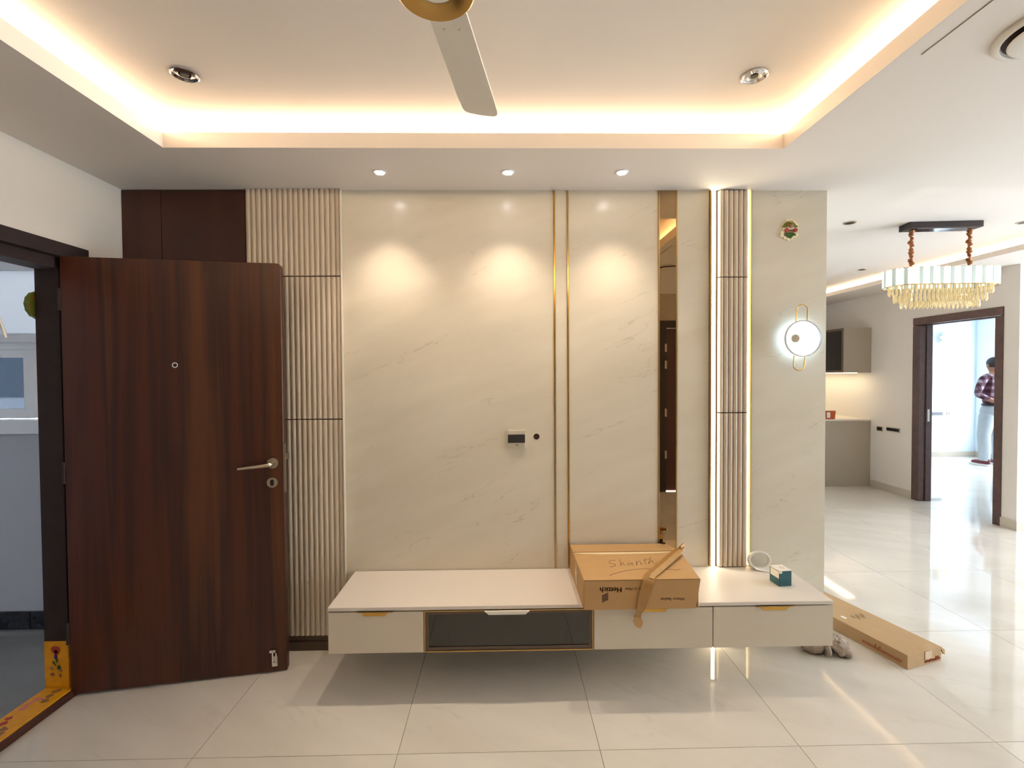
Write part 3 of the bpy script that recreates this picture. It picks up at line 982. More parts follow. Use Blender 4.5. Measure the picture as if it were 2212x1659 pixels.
# ================================================================== BIG CARTON
Z0, Z1 = UT + .0005, .560
cb = thing('cardboard_carton', 'large open brown carton with torn tape on the television unit', 'box', (.62, 2.31, UT))
bxl, bxr, byf, byb = .353, .876, 2.088, 2.530
tk = .004
obj('front_wall', prism([(bxl + .004, Z0), (bxr - .012, Z0), (bxr + .008, Z1), (bxl, Z1 - .002)], byf, byf + tk), 'card', cb)
obj('left_wall', prism([(byf + tk, Z0), (byb, Z0), (byb, Z1), (byf + tk, Z1)], bxl, bxl + tk, None, 'yz'), 'card', cb)
obj('right_wall', prism([(byf + tk, Z0), (byb, Z0), (byb, Z1), (byf + tk, Z1)], bxr - tk, bxr, None, 'yz'), 'card', cb)
obj('back_wall', B((bxl + tk, bxr - tk, byb - tk, byb, Z0, Z1)), 'card', cb)
obj('base', B((bxl + tk, bxr - tk, byf + tk, byb - tk, Z0, Z0 + tk)), 'card', cb)
obj('inner_flap', B((bxl + tk, bxr - tk, byf + tk, byb - tk, Z1 - .003, Z1 - .0006)), 'card_in', cb, label='pale inner flap showing in the gap')
# front flap: slightly bowed sheet
bm = bmesh.new()
nx, ny = 14, 6
grid = {}
for side in (0, 1):
    for i in range(nx + 1):
        for j in range(ny + 1):
            u, v = i / nx, j / ny
            x = bxl + .002 + u * (bxr - bxl + .004) + .03 * u * v
            edge = 2.412 - .040 * math.sin(math.pi * min(1, u / .95)) ** .6
            y = byf + v * (edge - byf)
            z = Z1 + .001 + .006 * v * v * math.sin(math.pi * u) + (tk * .6 if side else 0)
            grid[side, i, j] = bm.verts.new((x, y, z))
for i in range(nx):
    for j in range(ny):
        bm.faces.new([grid[1, a, b] for a, b in ((i, j), (i + 1, j), (i + 1, j + 1), (i, j + 1))])
        bm.faces.new([grid[0, a, b] for a, b in ((i, j), (i, j + 1), (i + 1, j + 1), (i + 1, j))])
for i in range(nx):
    for j in (0, ny):
        bm.faces.new([grid[0, i, j], grid[0, i + 1, j], grid[1, i + 1, j], grid[1, i, j]])
for j in range(ny):
    for i in (0, nx):
        bm.faces.new([grid[0, i, j], grid[0, i, j + 1], grid[1, i, j + 1], grid[1, i, j]])
ff = obj('front_flap', bm, 'card', cb, smooth=40)
obj('back_flap', prism([(bxl + .002, 2.424), (bxr + .035, 2.424), (bxr + .0, byb - .001), (bxl + .002, byb - .001)], Z1 + .001, Z1 + .0035, None, 'xy'), 'card', cb)
obj('corner_tear', prism([(bxr - .024, Z1 + .003), (bxr - .005, Z1 + .003), (bxr - .002, Z1 + .011), (bxr - .020, Z1 + .013)], byb - .012, byb - .004), 'ink', cb)
# tape on the left side
obj('side_tape', B((bxl - .0008, bxl - .0001, 2.285, 2.335, Z0 + .01, Z1 + .002)), 'tape_clear', cb)
# handwriting on the front flap
SH = {
    'S': [(.545, 2.291), (.536, 2.301), (.516, 2.292), (.51, 2.274), (.523, 2.262), (.536, 2.253), (.53, 2.236), (.503, 2.224)],
    'h': [(.571, 2.312), (.566, 2.271), (.558, 2.235), (.566, 2.256), (.576, 2.27), (.579, 2.268), (.578, 2.251), (.581, 2.243)],
    'a': [(.613, 2.264), (.607, 2.271), (.597, 2.255), (.599, 2.241), (.615, 2.255), (.623, 2.271), (.618, 2.25), (.622, 2.238)],
    'n': [(.649, 2.292), (.637, 2.24), (.651, 2.273), (.663, 2.287), (.666, 2.277), (.66, 2.25), (.671, 2.256)],
    't': [(.701, 2.321), (.688, 2.276), (.688, 2.255)], 'bar': [(.687, 2.296), (.722, 2.31)],
    'h2': [(.731, 2.34), (.729, 2.32), (.699, 2.257), (.717, 2.283), (.729, 2.29), (.725, 2.265), (.734, 2.257), (.746, 2.274)],
    'line': [(.48, 2.133), (.504, 2.149), (.551, 2.174), (.593, 2.188), (.648, 2.198), (.697, 2.196), (.74, 2.192), (.79, 2.189), (.81, 2.181), (.831, 2.192)],
}


def flap_z(x, y):
    u = min(1, max(0, (x - bxl) / (bxr - bxl)))
    v = min(1, max(0, (y - byf) / (2.395 - byf)))
    return Z1 + .001 + .006 * v * v * math.sin(math.pi * u) + tk * .6


def smooth_line(p, n=4):
    out = []
    for i in range(len(p) - 1):
        p0, p1, p2, p3 = Vector(p[max(i - 1, 0)]), Vector(p[i]), Vector(p[i + 1]), Vector(p[min(i + 2, len(p) - 1)])
        for k in range(n):
            t = k / n
            out.append(.5 * ((2 * p1) + (p2 - p0) * t + (2 * p0 - 5 * p1 + 4 * p2 - p3) * t * t + (3 * p1 - p0 - 3 * p2 + p3) * t ** 3))
    out.append(Vector(p[-1]))
    return out


bm = bmesh.new()
for k_, line in SH.items():
    add_tube(bm, [(q.x, q.y, flap_z(q.x, q.y) + .0002) for q in smooth_line(line)], .0011, 5)
obj('handwriting', bm, 'pen', ff)
# printing on the front wall, upside down
UPS = RX(math.pi / 2) @ RZ(math.pi)
for body, size, cx, cz, m_ in (('Hettich', .0335, .476, .519, 'ink'), ('& Go Mikel', .0150, .577, .5215, 'ink'), ('Wicker Basket', .0185, .757, .4725, 'ink')):
    me = text_mesh(body, size, .0003, T(cx, byf - .0003, cz) @ UPS)
    if body == 'Hettich':   # heavier strokes
        me2 = bmesh.new(); me2.from_mesh(me)
        for dx in (-.0009, .0009):
            t2 = me.copy(); t2.transform(T(dx, 0, 0)); me2.from_mesh(t2); bpy.data.meshes.remove(t2)
        me2.to_mesh(me); me2.free()
    link_mesh('lettering', me, m_, cb)
bm = bmesh.new()
for k in range(5):
    zz = .501 - k * .0068
    add_prism(bm, [(.4355, zz - .0085), (.4355, zz - .0125), (.464, zz - .0008), (.464, zz + .0032)], byf - .0007, byf - .0001)
obj('logo_stripes', bm, 'ink', cb)
# torn packing tape
sd = Vector((.8, -.6, 0)).normalized()
path = [((.915, 2.415, .583), (.62, -.5, .35)), ((.880, 2.360, .584), (.7, -.62, .1)), ((.815, 2.285, .578), (.78, -.62, 0)), ((.735, 2.195, .573), (.8, -.6, 0)), ((.672, 2.125, .570), (.88, -.45, 0)), ((.650, 2.092, .566), (.98, -.2, 0)), ((.642, 2.078, .550), (1, 0, 0)), ((.632, 2.080, .512), (1, 0, .1)), ((.620, 2.081, .470), (1, 0, .1)), ((.610, 2.080, .432), (1, 0, .1)), ((.604, 2.092, .405), (1, 0, .1)), ((.600, 2.100, .385), (1, 0, 0))]
bm = bmesh.new()
add_ribbon(bm, path, [.024, .027, .028, .028, .027, .026, .026, .026, .024, .018, .014, .016], .0008)
obj('torn_tape', bm, 'tape', cb, smooth=50, label='torn packing tape lifting off the carton')
bm = bmesh.new()
add_ribbon(bm, [((Vector(p) + Vector((.010, -.006, .0022))), s) for p, s in path[:6]], [.012, .014, .014, .014, .013, .011], .0012)
obj('torn_paper', bm, 'tape_clear', cb, smooth=50)
obj('tape_roll_end', tube([(.905, 2.390, .590), (.935, 2.425, .594)], .008, 10), 'tape', cb, smooth=50)
obj('paper_scrap', prism([(.583, .392), (.600, .388), (.619, .378), (.626, .362), (.622, .345), (.614, .331), (.606, .336), (.594, .340), (.586, .350), (.580, .362), (.585, .375)], 2.100, 2.1035), 'card', cb, label='torn cardboard scrap hanging on the tape')

# ================================================================== SMALL THINGS ON THE UNIT
tb = thing('teal_box', 'small teal carton with a white top on the television unit', 'box', (1.392, 2.327, UT))
TM = T(1.393, 2.328, UT) @ RZ(math.radians(6))
obj('body', B((-.034, .034, -.036, .036, .0005, .076), M=TM), 'teal', tb, bev=.003)
obj('lid', B((-.034, .034, -.036, .036, .0762, .080), M=TM), 'cream', tb, bev=.0015)
obj('side_label', B((-.0348, -.0341, -.034, .028, .040, .074), M=TM), 'cream', tb)
obj('side_flap', B((-.0345, -.018, -.0368, -.0361, .066, .0765), M=TM), 'cream', tb)
obj('lid_mark', lathe([(.006, .0), (.011, .0), (.011, .0006), (.006, .0006)], TM @ T(.004, 0, .0801), 20, False), 'plate', tb)

cl = thing('led_tape_coil', 'loose white coil of strip light leaning on the marble wall', 'coil', (1.386, 2.50, UT))
bm = bmesh.new()
pts = []
for k in range(45):
    a = -math.pi / 2 + 2 * math.pi * 1.0 * k / 40
    x, z = .056 * math.cos(a), .044 * math.sin(a)
    pts.append(((1.382 + x, 2.500 + .16 * (z + .044), UT + .0475 + z), (0, 1, -.25)))
add_ribbon(bm, pts[:41], .013, .0042)
obj('coil', bm, 'cream', cl, smooth=60)
bm = bmesh.new()
add_ribbon(bm, [((1.335, 2.49, UT + .026), (0, 1, .2)), ((1.350, 2.484, UT + .010), (0, 1, .2)), ((1.378, 2.478, UT + .003), (0, 1, 0)), ((1.41, 2.462, UT + .002), (.2, 1, 0)), ((1.45, 2.43, UT + .002), (.4, 1, 0))], .012, .0018)
obj('tail', bm, 'cream', cl, smooth=60)

# ================================================================== FLOOR ITEMS
lb = thing('long_carton', 'long flat brown carton lying on the tiles at the right', 'box', (2.1, 2.65, 0))
LBM = Matrix(((.959, -.283, 0, 2.012), (.283, .959, 0, 2.283), (0, 0, 1, 0), (0, 0, 0, 1)))
LL, LWD, LH = .80, .247, .072
obj('sides', B((0, LWD, 0, .004, .001, LH - .002), (0, LWD, LL - .004, LL, .001, LH - .002), (0, .004, .004, LL - .004, .001, LH - .002), (LWD - .004, LWD, .004, LL - .004, .001, LH - .002), (.004, LWD - .004, .004, LL - .004, .001, .005), M=LBM), 'card2', lb)
obj('lid', B((-.001, LWD + .001, -.001, LL + .001, LH - .0018, LH + .001), M=LBM), 'card2', lb, bev=.001, seg=1)
obj('end_tape', B((.125, .175, -.0022, -.0012, .028, LH - .003), (.120, .175, -.0022, .03, LH + .0012, LH + .002), M=LBM), 'tape_clear', lb)
obj('side_flap', prism([(LWD + .002, LH), (LWD + .036, LH - .024), (LWD + .036, LH - .050), (LWD + .028, LH - .046), (LWD + .004, LH - .008)], .004, .05, LBM), 'card2', lb, label='torn flap sticking out of the carton end')
obj('flap_lining', prism([(LWD + .003, LH - .010), (LWD + .026, LH - .046), (LWD + .022, LH - .050), (LWD + .002, LH - .022)], .008, .048, LBM), 'cream', lb)
def script_line(M_, length, hgt, seed):
    """illegible looping red script"""
    rnd = random.Random(seed)
    bm = bmesh.new()
    x, p = 0.0, []
    while x < length:
        h = hgt * rnd.choice((.45, .5, .55, 1.0, .5))
        w = .010 + .006 * rnd.random()
        p += [(x, 0, 0), (x + w * .35, h, 0), (x + w * .7, h * .75, 0), (x + w * .55, .1 * h, 0)]
        x += w
    add_tube(bm, [M_ @ q for q in smooth_line(p, 3)], .0017, 5)
    return bm


obj('red_script', script_line(LBM @ T(-.0003, .225, .020) @ RZ(-math.pi / 2) @ RX(math.pi / 2), .19, .026, 3), 'redink', lb)
obj('red_script', script_line(LBM @ T(.125, -.0006, .012) @ RX(math.pi / 2), .11, .020, 5), 'redink', lb)
bm = bmesh.new()
for k in range(5):
    p0 = Vector((.10 + .018 * k, .34 - .02 * (k % 2), LH + .0014))
    add_tube(bm, [LBM @ q for q in smooth_line([p0, p0 + Vector((.006, .03, 0)), p0 + Vector((.012, .005, 0)), p0 + Vector((.018, .035, 0))])], .0006, 5)
obj('scribble', bm, 'faint_pen', lb)
obj('paper_sticker', B((.045, .062, .355, .385, LH + .0012, LH + .0018), M=LBM), 'cream', lb)

rg = bmesh.new()
add_ball(rg, (1.650, 2.452, .034), .060, (1.15, .85, .72), 4)
add_ball(rg, (1.790, 2.480, .030), .042, (1.0, .9, .85), 4)
kn = Vector((1.702, 2.432, .034))
rnd = random.Random(11)
for k, (ex, ey, ez, rr) in enumerate(((1.800, 2.372, .012, .017), (1.812, 2.400, .016, .018), (1.822, 2.432, .030, .017), (1.815, 2.455, .040, .015), (1.800, 2.420, .044, .016), (1.785, 2.388, .034, .016), (1.770, 2.468, .050, .015), (1.760, 2.376, .018, .016), (1.745, 2.440, .055, .014))):
    e_ = Vector((ex, ey, ez))
    pts_, rs_ = [], []
    for q in range(13):
        t_ = q / 12
        p_ = kn.lerp(e_, t_) + Vector((0, .006 * math.sin(9 * t_ + k), .014 * math.sin(math.pi * t_)))
        pts_.append(p_)
        rs_.append(rr * (.55 + .75 * t_) * (1 if q < 12 else .45))
    add_tube(rg, pts_, rs_, 12)
add_tube(rg, [(1.700 + .020 * math.cos(a) * .5, 2.432 + .040 * math.cos(a), .032 + .030 * math.sin(a)) for a in [2 * math.pi * k / 20 for k in range(20)]], .012, 10, True)
bmesh.ops.subdivide_edges(rg, edges=list(rg.edges), cuts=1, use_grid_fill=True)
for v in rg.verts:
    n1 = 1 - abs(noise.noise(v.co * 70)) * 2
    n2 = noise.noise(v.co * 30 + Vector((5, 2, 1)))
    d = Vector((noise.noise(v.co * 45), noise.noise(v.co * 45 + Vector((9, 0, 0))), noise.noise(v.co * 45 + Vector((0, 9, 0)))))
    v.co += d * .006 + Vector((0, 0, .006 * n1 + .004 * n2))
    v.co.z = max(v.co.z, .001)
rgt = obj('crumpled_cloth', rg, 'rag', None, 'crumpled grey cloth on the floor under the unit corner', 'cloth', smooth=180)

# ================================================================== CEILING THINGS
# fan
fcx, fcy = -.157, 1.134
fan = thing('ceiling_fan', 'white ceiling fan with a gold ringed hub', 'fan', (fcx, fcy, 2.40))
FM = T(fcx, fcy, 0)
obj('down_rod', lathe([(.012, 2.47), (.012, 2.60), (.045, 2.605), (.05, ZTL - .001), (0, ZTL - .001)], FM, 24), 'fan_white', fan, smooth=35)
obj('motor_housing', lathe([(0, 2.428), (.085, 2.428), (.088, 2.445), (.082, 2.468), (.03, 2.478), (0, 2.478)], FM, 40), 'fan_white', fan, smooth=35)
obj('gold_ring', lathe([(.050, 2.414), (.060, 2.408), (.078, 2.402), (.090, 2.4), (.0935, 2.403), (.0935, 2.428), (.048, 2.428)], FM, 48, False), 'fan_gold', fan, smooth=40, label='gold hub ring')
obj('hub_cap', lathe([(0, 2.409), (.040, 2.410), (.049, 2.414), (.049, 2.427), (0, 2.427)], FM, 40), 'fan_white', fan, smooth=40)
for k in range(3):
    a0 = math.radians(82 + 120 * k)
    BM_ = T(fcx, fcy, 2.436) @ RZ(a0) @ RX(math.radians(7))
    out = [(.07, -.052), (.15, -.054), (.50, -.062), (.57, -.063), (.590, -.058), (.598, -.045), (.592, .0), (.580, .046), (.570, .058), (.552, .062), (.48, .062), (.15, .054), (.07, .052)]
    bl = obj('blade', prism(out, -.003, .003, BM_, 'xy'), 'fan_white', fan, bev=.0015, seg=1)
    bm = bmesh.new()
    for yv in (-.022, .022):
        add_lathe(bm, [(0, -.0052), (.004, -.0045), (.005, -.003)], BM_ @ T(.165, yv, 0), 10, False)
    obj('blade_screw', bm, 'plate', bl)


def spot(x, y, lab):
    t = thing('spot_light', lab, 'downlight', (x, y, ZC), 'spots above the marble wall')
    obj('trim', lathe([(.026, 0), (.034, 0), (.034, -.003), (.027, -.004)], T(x, y, ZC), 28, False), 'white', t, smooth=35)
    obj('lens', lathe([(0, -.010), (.012, -.009), (.020, -.006), (.0255, -.001), (0, -.001)], T(x, y, ZC), 28), 'spot_face', t, smooth=60)
    d = bpy.data.lights.new('spot_beam', 'SPOT')
    d.energy = SPOT_W
    d.color = (1.0, .84, .66)
    d.spot_size = math.radians(86)
    d.spot_blend = 1.0
    d.shadow_soft_size = .012
    o = bpy.data.objects.new('spot_beam', d)
    COL.objects.link(o)
    o.parent = t
    o.location = (0, 0, -.016)
    o.rotation_euler = (0, 0, 0)


spot(-.601, 2.323, 'left of three lit spots in the ceiling above the marble')
spot(.026, 2.322, 'middle of three lit spots in the ceiling above the marble')
spot(.589, 2.321, 'right of three lit spots in the ceiling above the marble')


def dish(x, y, z, r, lab, grp, name='recessed_downlight'):
    t = thing(name, lab, 'downlight', (x, y, z), grp)
    obj('rim', lathe([(r * .90, -.001), (r * 1.0, -.001), (r, -.005), (r * .92, -.007)], T(x, y, z), 32, False), 'chrome', t, smooth=40)
    obj('reflector', lathe([(r * .92, -.006), (r * .75, -.002), (r * .5, -.0055), (r * .45, -.003), (0, -.002)], T(x, y, z), 24, False), 'chrome', t, smooth=20)
    obj('lens', lathe([(0, -.006), (r * .28, -.0055), (r * .3, -.0025)], T(x, y, z), 20), 'darkgrey', t, smooth=40)


dish(-1.185, 1.795, ZTL, .048, 'unlit chrome downlight in the tray above the open door', 'chrome downlights in the living tray')
dish(.960, 1.790, ZTL, .048, 'unlit chrome downlight in the tray above the mirror strip', 'chrome downlights in the living tray')
for x, y, lab in ((2.53, 3.40, 'small unlit downlight in the dining tray left of the chandelier canopy'), (3.82, 3.40, 'small unlit downlight in the dining tray at the right picture edge'), (3.82, 4.95, 'small unlit downlight in the dining tray above the upper cabinet')):
    t = thing('small_downlight', lab, 'downlight', (x, y, ZTD), 'small downlights in the dining tray')
    obj('ring', lathe([(.03, -.001), (.04, -.001), (.04, -.006), (.03, -.004)], T(x, y, ZTD), 24, False), 'nickel', t, smooth=40)
    obj('lens', lathe([(0, -.002), (.03, -.003)], T(x, y, ZTD), 24, False), 'steel_dark', t)


def round_vent(x, y, lab):
    t = thing('round_ceiling_vent', lab, 'vent', (x, y, ZC), 'round ceiling vents')
    obj('collar', lathe([(.128, -.001), (.150, -.001), (.149, -.008), (.140, -.014), (.130, -.012), (.128, -.004)], T(x, y, ZC), 48, False), 'fan_white', t, smooth=50)
    obj('throat', lathe([(0, -.0012), (.128, -.0012), (.128, -.0035), (0, -.0035)], T(x, y, ZC), 40), 'ink', t)
    obj('disc', lathe([(0, -.026), (.100, -.0255), (.113, -.023), (.116, -.019), (0, -.019)], T(x, y, ZC), 40), 'fan_white', t, smooth=40)
    obj('stem', lathe([(.012, -.0036), (.012, -.0189)], T(x, y, ZC), 12), 'plate', t)


round_vent(1.612, 1.335, 'round white ceiling vent cut off by the upper right picture corner')
round_vent(1.56, .70, 'round ceiling vent glimpsed only in the mirror strip')
ht = thing('ceiling_hatch', 'flush white service hatch with a thin dark edge in the ceiling', 'hatch', (1.42, 1.1, ZC))
obj('panel', B((1.313, 1.45, .6, 1.462, ZC - .0022, ZC - .0002)), 'ceil', ht)
obj('gap_line', B((1.3105, 1.313, .6, 1.465, ZC - .0010, ZC - .0002)), 'plate_dark', ht)

# chandelier ------------------------------------------------------------------------
chx, chy = 3.222, 3.42
ch = thing('chandelier', 'oval crystal chandelier hanging in the dining area', 'chandelier', (chx, chy, 1.93))
CR = T(chx, chy, 0) @ RZ(math.radians(-4))
obj('canopy', B((-.255, .255, -.055, .055, ZTD - .045, ZTD - .001), M=CR), 'canopy', ch, bev=.003)
obj('canopy_plate', B((-.19, .19, -.04, .04, ZTD - .049, ZTD - .0455), M=CR), 'chrome', ch)
for s in (-1, 1):
    pts, rs = [], []
    for k in range(34):
        z = ZTD - .05 - k * (.262 / 33)
        pts.append(CR @ Vector((s * .205 + .004 * math.sin(k * 1.1), .004 * math.cos(k * 1.1), z)))
        rs.append(.013 + .005 * math.sin(k * 1.9) + .003 * math.sin(k * .7))
    obj('chain_sleeve', tube(pts, rs, 8), 'rope', ch, smooth=60)
    obj('hook', tube([CR @ Vector((s * .205, 0, 2.276)), CR @ Vector((s * .205, 0, 2.236))], .004, 6), 'gold', ch)


def stadium(hl, r, n):
    """points evenly round a stadium of half-length hl (straight part) and end radius r, with outward angle"""
    per = 4 * hl + 2 * math.pi * r
    out = []
    for k in range(n):
        s = per * k / n
        if s < 2 * hl:
            out.append((-hl + s, -r, -math.pi / 2))
        elif s < 2 * hl + math.pi * r:
            a = (s - 2 * hl) / r - math.pi / 2
            out.append((hl + r * math.cos(a), r * math.sin(a), a))
        elif s < 4 * hl + math.pi * r:
            out.append((hl - (s - 2 * hl - math.pi * r), r, math.pi / 2))
        else:
            a = (s - 4 * hl - math.pi * r) / r + math.pi / 2
            out.append((-hl + r * math.cos(a), r * math.sin(a), a))
    return out


def tier(nm, m_, hl, r, n, z0, z1, w, tip, kind='stuff', pick=None):
    bm = bmesh.new()
    for kq, (x, y, a) in enumerate(stadium(hl, r, n)):
        if pick is not None and (kq % 3 == 1) != pick:
            continue
        Mx = CR @ T(x, y, 0) @ RZ(a)
        if tip:
            zt = z0 + (z1 - z0) * .75
            vs = [(0, -w), (w * .7, 0), (0, w), (-w * .7, 0)]
            lo = bm.verts.new(Mx @ Vector((0, 0, z0)))
            mid = [bm.verts.new(Mx @ Vector((p, q, z0 + (z1 - z0) * .35))) for p, q in vs]
            hi = [bm.verts.new(Mx @ Vector((p * .6, q * .6, zt))) for p, q in vs]
            top = [bm.verts.new(Mx @ Vector((p * .8, q * .8, z1))) for p, q in vs]
            for i in range(4):
                j = (i + 1) % 4
                bm.faces.new((lo, mid[j], mid[i]))
                bm.faces.new((mid[i], mid[j], hi[j], hi[i]))
                bm.faces.new((hi[i], hi[j], top[j], top[i]))
            bm.faces.new(top)
        else:
            add_box(bm, -.004, .004, -w, w, z0, z1, M=Mx)
    return obj(nm, bm, m_, ch, kind=kind)


tier('shade_crystals', 'shade', .252, .125, 76, 2.122, 2.245, .0092, False, pick=False)
tier('shade_crystals', 'shade_dim', .252, .125, 76, 2.122, 2.245, .0092, False, pick=True)
tier('crystal_tier', 'crystal', .240, .100, 54, 2.056, 2.125, .011, True)
tier('crystal_tier', 'crystal', .228, .078, 46, 2.002, 2.066, .011, True)
tier('crystal_tier', 'crystal', .206, .056, 38, 1.960, 2.018, .011, True)
bm = bmesh.new()
for hl, r, z in ((.252, .125, 2.243), (.252, .122, 2.122)):
    add_tube(bm, [CR @ Vector((x, y, z)) for x, y, a in stadium(hl, r, 60)], .004, 6, True)
obj('shade_rings', bm, 'gold', ch, smooth=60)
obj('inner_plate', prism([(x, y) for x, y, a in stadium(.24, .10, 48)], 2.232, 2.237, CR, 'xy'), 'chrome', ch)

# ================================================================== DINING CABINETS
YK = 6.02
bc = thing('base_cabinet', 'taupe base cabinet end beyond the television wall', 'cabinet', (4.46, 7.0, 0))
obj('end_panel', B((4.16, XR - .001, YK, YK + .018, .001, .858)), 'kit', bc)
obj('body', B((4.18, XR - .001, YK + .0185, 7.98, .08, .858)), 'kit', bc)
for k in range(3):
    y0 = YK + .02 + k * .65
    f = obj('door', B((4.161, 4.179, y0 + .002, y0 + .648, .085, .855)), 'kit', bc)
    obj('handle', B((4.150, 4.1605, y0 + .2, y0 + .45, .82, .83)), 'gold_brushed', f)
obj('kitchen_worktop', B((4.14, XR - .001, YK - .01, 7.985, .8585, .878)), 'top', None, 'white worktop over the taupe base cabinet', 'worktop')
uc = thing('upper_cabinet', 'taupe wall cabinet with a smoked glass front', 'cabinet', (4.60, 7.0, 1.485))
obj('end_panel', B((4.425, XR - .001, YK, YK + .018, 1.485, 2.068)), 'kit', uc)
obj('back_panel', B((XR - .012, XR - .001, YK + .0185, 7.98, 1.49, 2.065)), 'kit_in', uc)
obj('shelf', B((4.45, XR - .0125, YK + .0185, 7.98, 1.485, 1.50)), 'kit', uc)
obj('shelf', B((4.45, XR - .0125, YK + .0185, 7.98, 2.05, 2.068)), 'kit', uc)
obj('shelf', B((4.46, XR - .0125, YK + .0185, 7.98, 1.905, 1.935)), 'kit', uc)
for k in range(3):
    y0 = YK + .02 + k * .65
    f = obj('glass_door', B((4.424, 4.444, y0 + .002, y0 + .648, 1.487, 1.517), (4.424, 4.444, y0 + .002, y0 + .648, 2.036, 2.066), (4.424, 4.444, y0 + .002, y0 + .032, 1.517, 2.036), (4.424, 4.444, y0 + .618, y0 + .648, 1.517, 2.036)), 'kit_dark', uc)
    obj('pane', B((4.432, 4.437, y0 + .032, y0 + .618, 1.517, 2.036)), 'smoke', f)
obj('led_bar', B((4.50, 4.62, YK + .03, 7.9, 1.476, 1.4845)), 'under', uc, label='lit strip under the cabinet')
pk = thing('orange_pack', 'small orange and white food pack on the white worktop', 'pack', (4.27, 6.07, .878))
PM = T(4.268, 6.09, .8785) @ RZ(.1)
obj('tub', prism([(-.055, 0), (.055, 0), (.066, .11), (-.066, .11)], -.05, .05, PM), 'orange', pk, bev=.004)
obj('lid', B((-.068, .068, -.053, .053, .1105, .118), M=PM), 'cream', pk, bev=.003)
obj('wrap_label', B((-.064, -.02, -.056, -.0505, .02, .09), M=PM), 'cream', pk)


def plate_right(y0, y1, z0, z1, lab):
    t = thing('switch_plate', lab, 'switch', (XR, (y0 + y1) / 2, z0), 'switch plates left of the doorway')
    obj('plate', B((XR - .008, XR, y0, y1, z0, z1)), 'plate', t, bev=.002)
    n = 2 if y1 - y0 < .14 else 4
    w_ = (y1 - y0 - .02) / n
    for k in range(n):
        obj('rocker', B((XR - .012, XR - .0081, y0 + .01 + k * w_ + .001, y0 + .01 + (k + 1) * w_ - .001, z0 + .012, z1 - .012)), 'black', t)


plate_right(5.815, 5.915, .735, .805, 'small square black switch plate on the dining wall')
plate_right(5.56, 5.765, .752, .812, 'wide black switch plate beside the brown door frame')

# ================================================================== BEDROOM THINGS
t = thing('wall_switch_bar', 'long black switch bar on the bedroom wall', 'switch', (7.5, BF, .75))
obj('plate', B((7.35, 7.665, BF - .010, BF, .725, .785)), 'darkgrey', t, bev=.002)
obj('rocker', B((7.37, 7.645, BF - .013, BF - .0101, .737, .773)), 'black', t)
t = thing('wall_switch', 'small square socket next to the long black switch bar', 'switch', (7.77, BF, .75))
obj('plate', B((7.735, 7.805, BF - .010, BF, .728, .790)), 'nickel', t, bev=.002)
obj('rocker', B((7.75, 7.785, BF - .013, BF - .0101, .74, .775)), 'darkgrey', t)
flm = thing('flower_lamp', 'white flower shaped lamp on the bright bedroom wall', 'lamp', (7.66, BF, 1.95))
FC = Vector((7.66, BF - .05, 2.05))
obj('mount', lathe([(0, 0), (.04, 0), (.04, .03), (0, .03)], T(FC.x, BF, FC.z) @ TO_CAM, 20), 'gold', flm, smooth=35)
for k in range(7):
    a = 2 * math.pi * k / 7 + .2
    bm = bmesh.new()
    r_ = .085 if k else .0
    add_ball(bm, FC + Vector((math.cos(a) * .085, -.02 - .02 * (k % 2), math.sin(a) * .085)), .055, (1, .5, 1), 2, RY(-a) @ Matrix.Diagonal((1.2, 1, .75, 1)))
    obj('petal', bm, 'petal', flm, smooth=60)
bm = bmesh.new()
add_ball(bm, FC + Vector((0, -.05, 0)), .035, (1, 1, 1), 2)
obj('flower_heart', bm, 'petal', flm, smooth=60)

# ================================================================== PERSON
PX, PY = 7.73, 7.25
per = thing('person', 'person in a red plaid shirt and pale trousers seen from behind', 'person', (PX, PY, 0))


def skin_mesh(name, verts, edges, radii, m_, root=0, sub=2, parent=per, kind=None):
    me = bpy.data.meshes.new(name)
    me.from_pydata([Vector(v) + Vector((PX, PY, 0)) for v in verts], edges, [])
    o = link_mesh(name, me, m_, parent)
    sk_ = o.modifiers.new('skin', 'SKIN')
    sk_.use_smooth_shade = True
    for k, r in enumerate(radii):
        rr = r if isinstance(r, tuple) else (r, r)
        me.skin_vertices[0].data[k].radius = rr
        me.skin_vertices[0].data[k].use_root = (k == root)
    ss = o.modifiers.new('subdivision', 'SUBSURF')
    ss.levels = sub
    ss.render_levels = sub
    return o


# joints; person faces +y, hands folded behind the back (towards the viewer)
J = {
    'pelvis': (0, 0, .93), 'waist': (0, .01, 1.05), 'chest': (0, .015, 1.26), 'collar': (0, .0, 1.40), 'neck': (0, .01, 1.47), 'head': (.0, .03, 1.575), 'crown': (0, .035, 1.645),
    'shl': (-.185, 0, 1.375), 'ell': (-.345, -.06, 1.13), 'wrl': (-.12, -.19, 1.0), 'hal': (-.03, -.185, .985),
    'shr': (.185, 0, 1.375), 'elr': (.335, -.06, 1.13), 'wrr': (.10, -.20, 1.0), 'har': (.01, -.20, .975),
    'hil': (-.105, 0, .88), 'knl': (-.140, .02, .49), 'anl': (-.155, -.01, .09), 'tol': (-.18, .13, .035),
    'hir': (.085, 0, .90), 'knr': (.10, .03, .49), 'anr': (.11, .03, .09), 'tor': (.13, .17, .035),
}
keys = list(J)
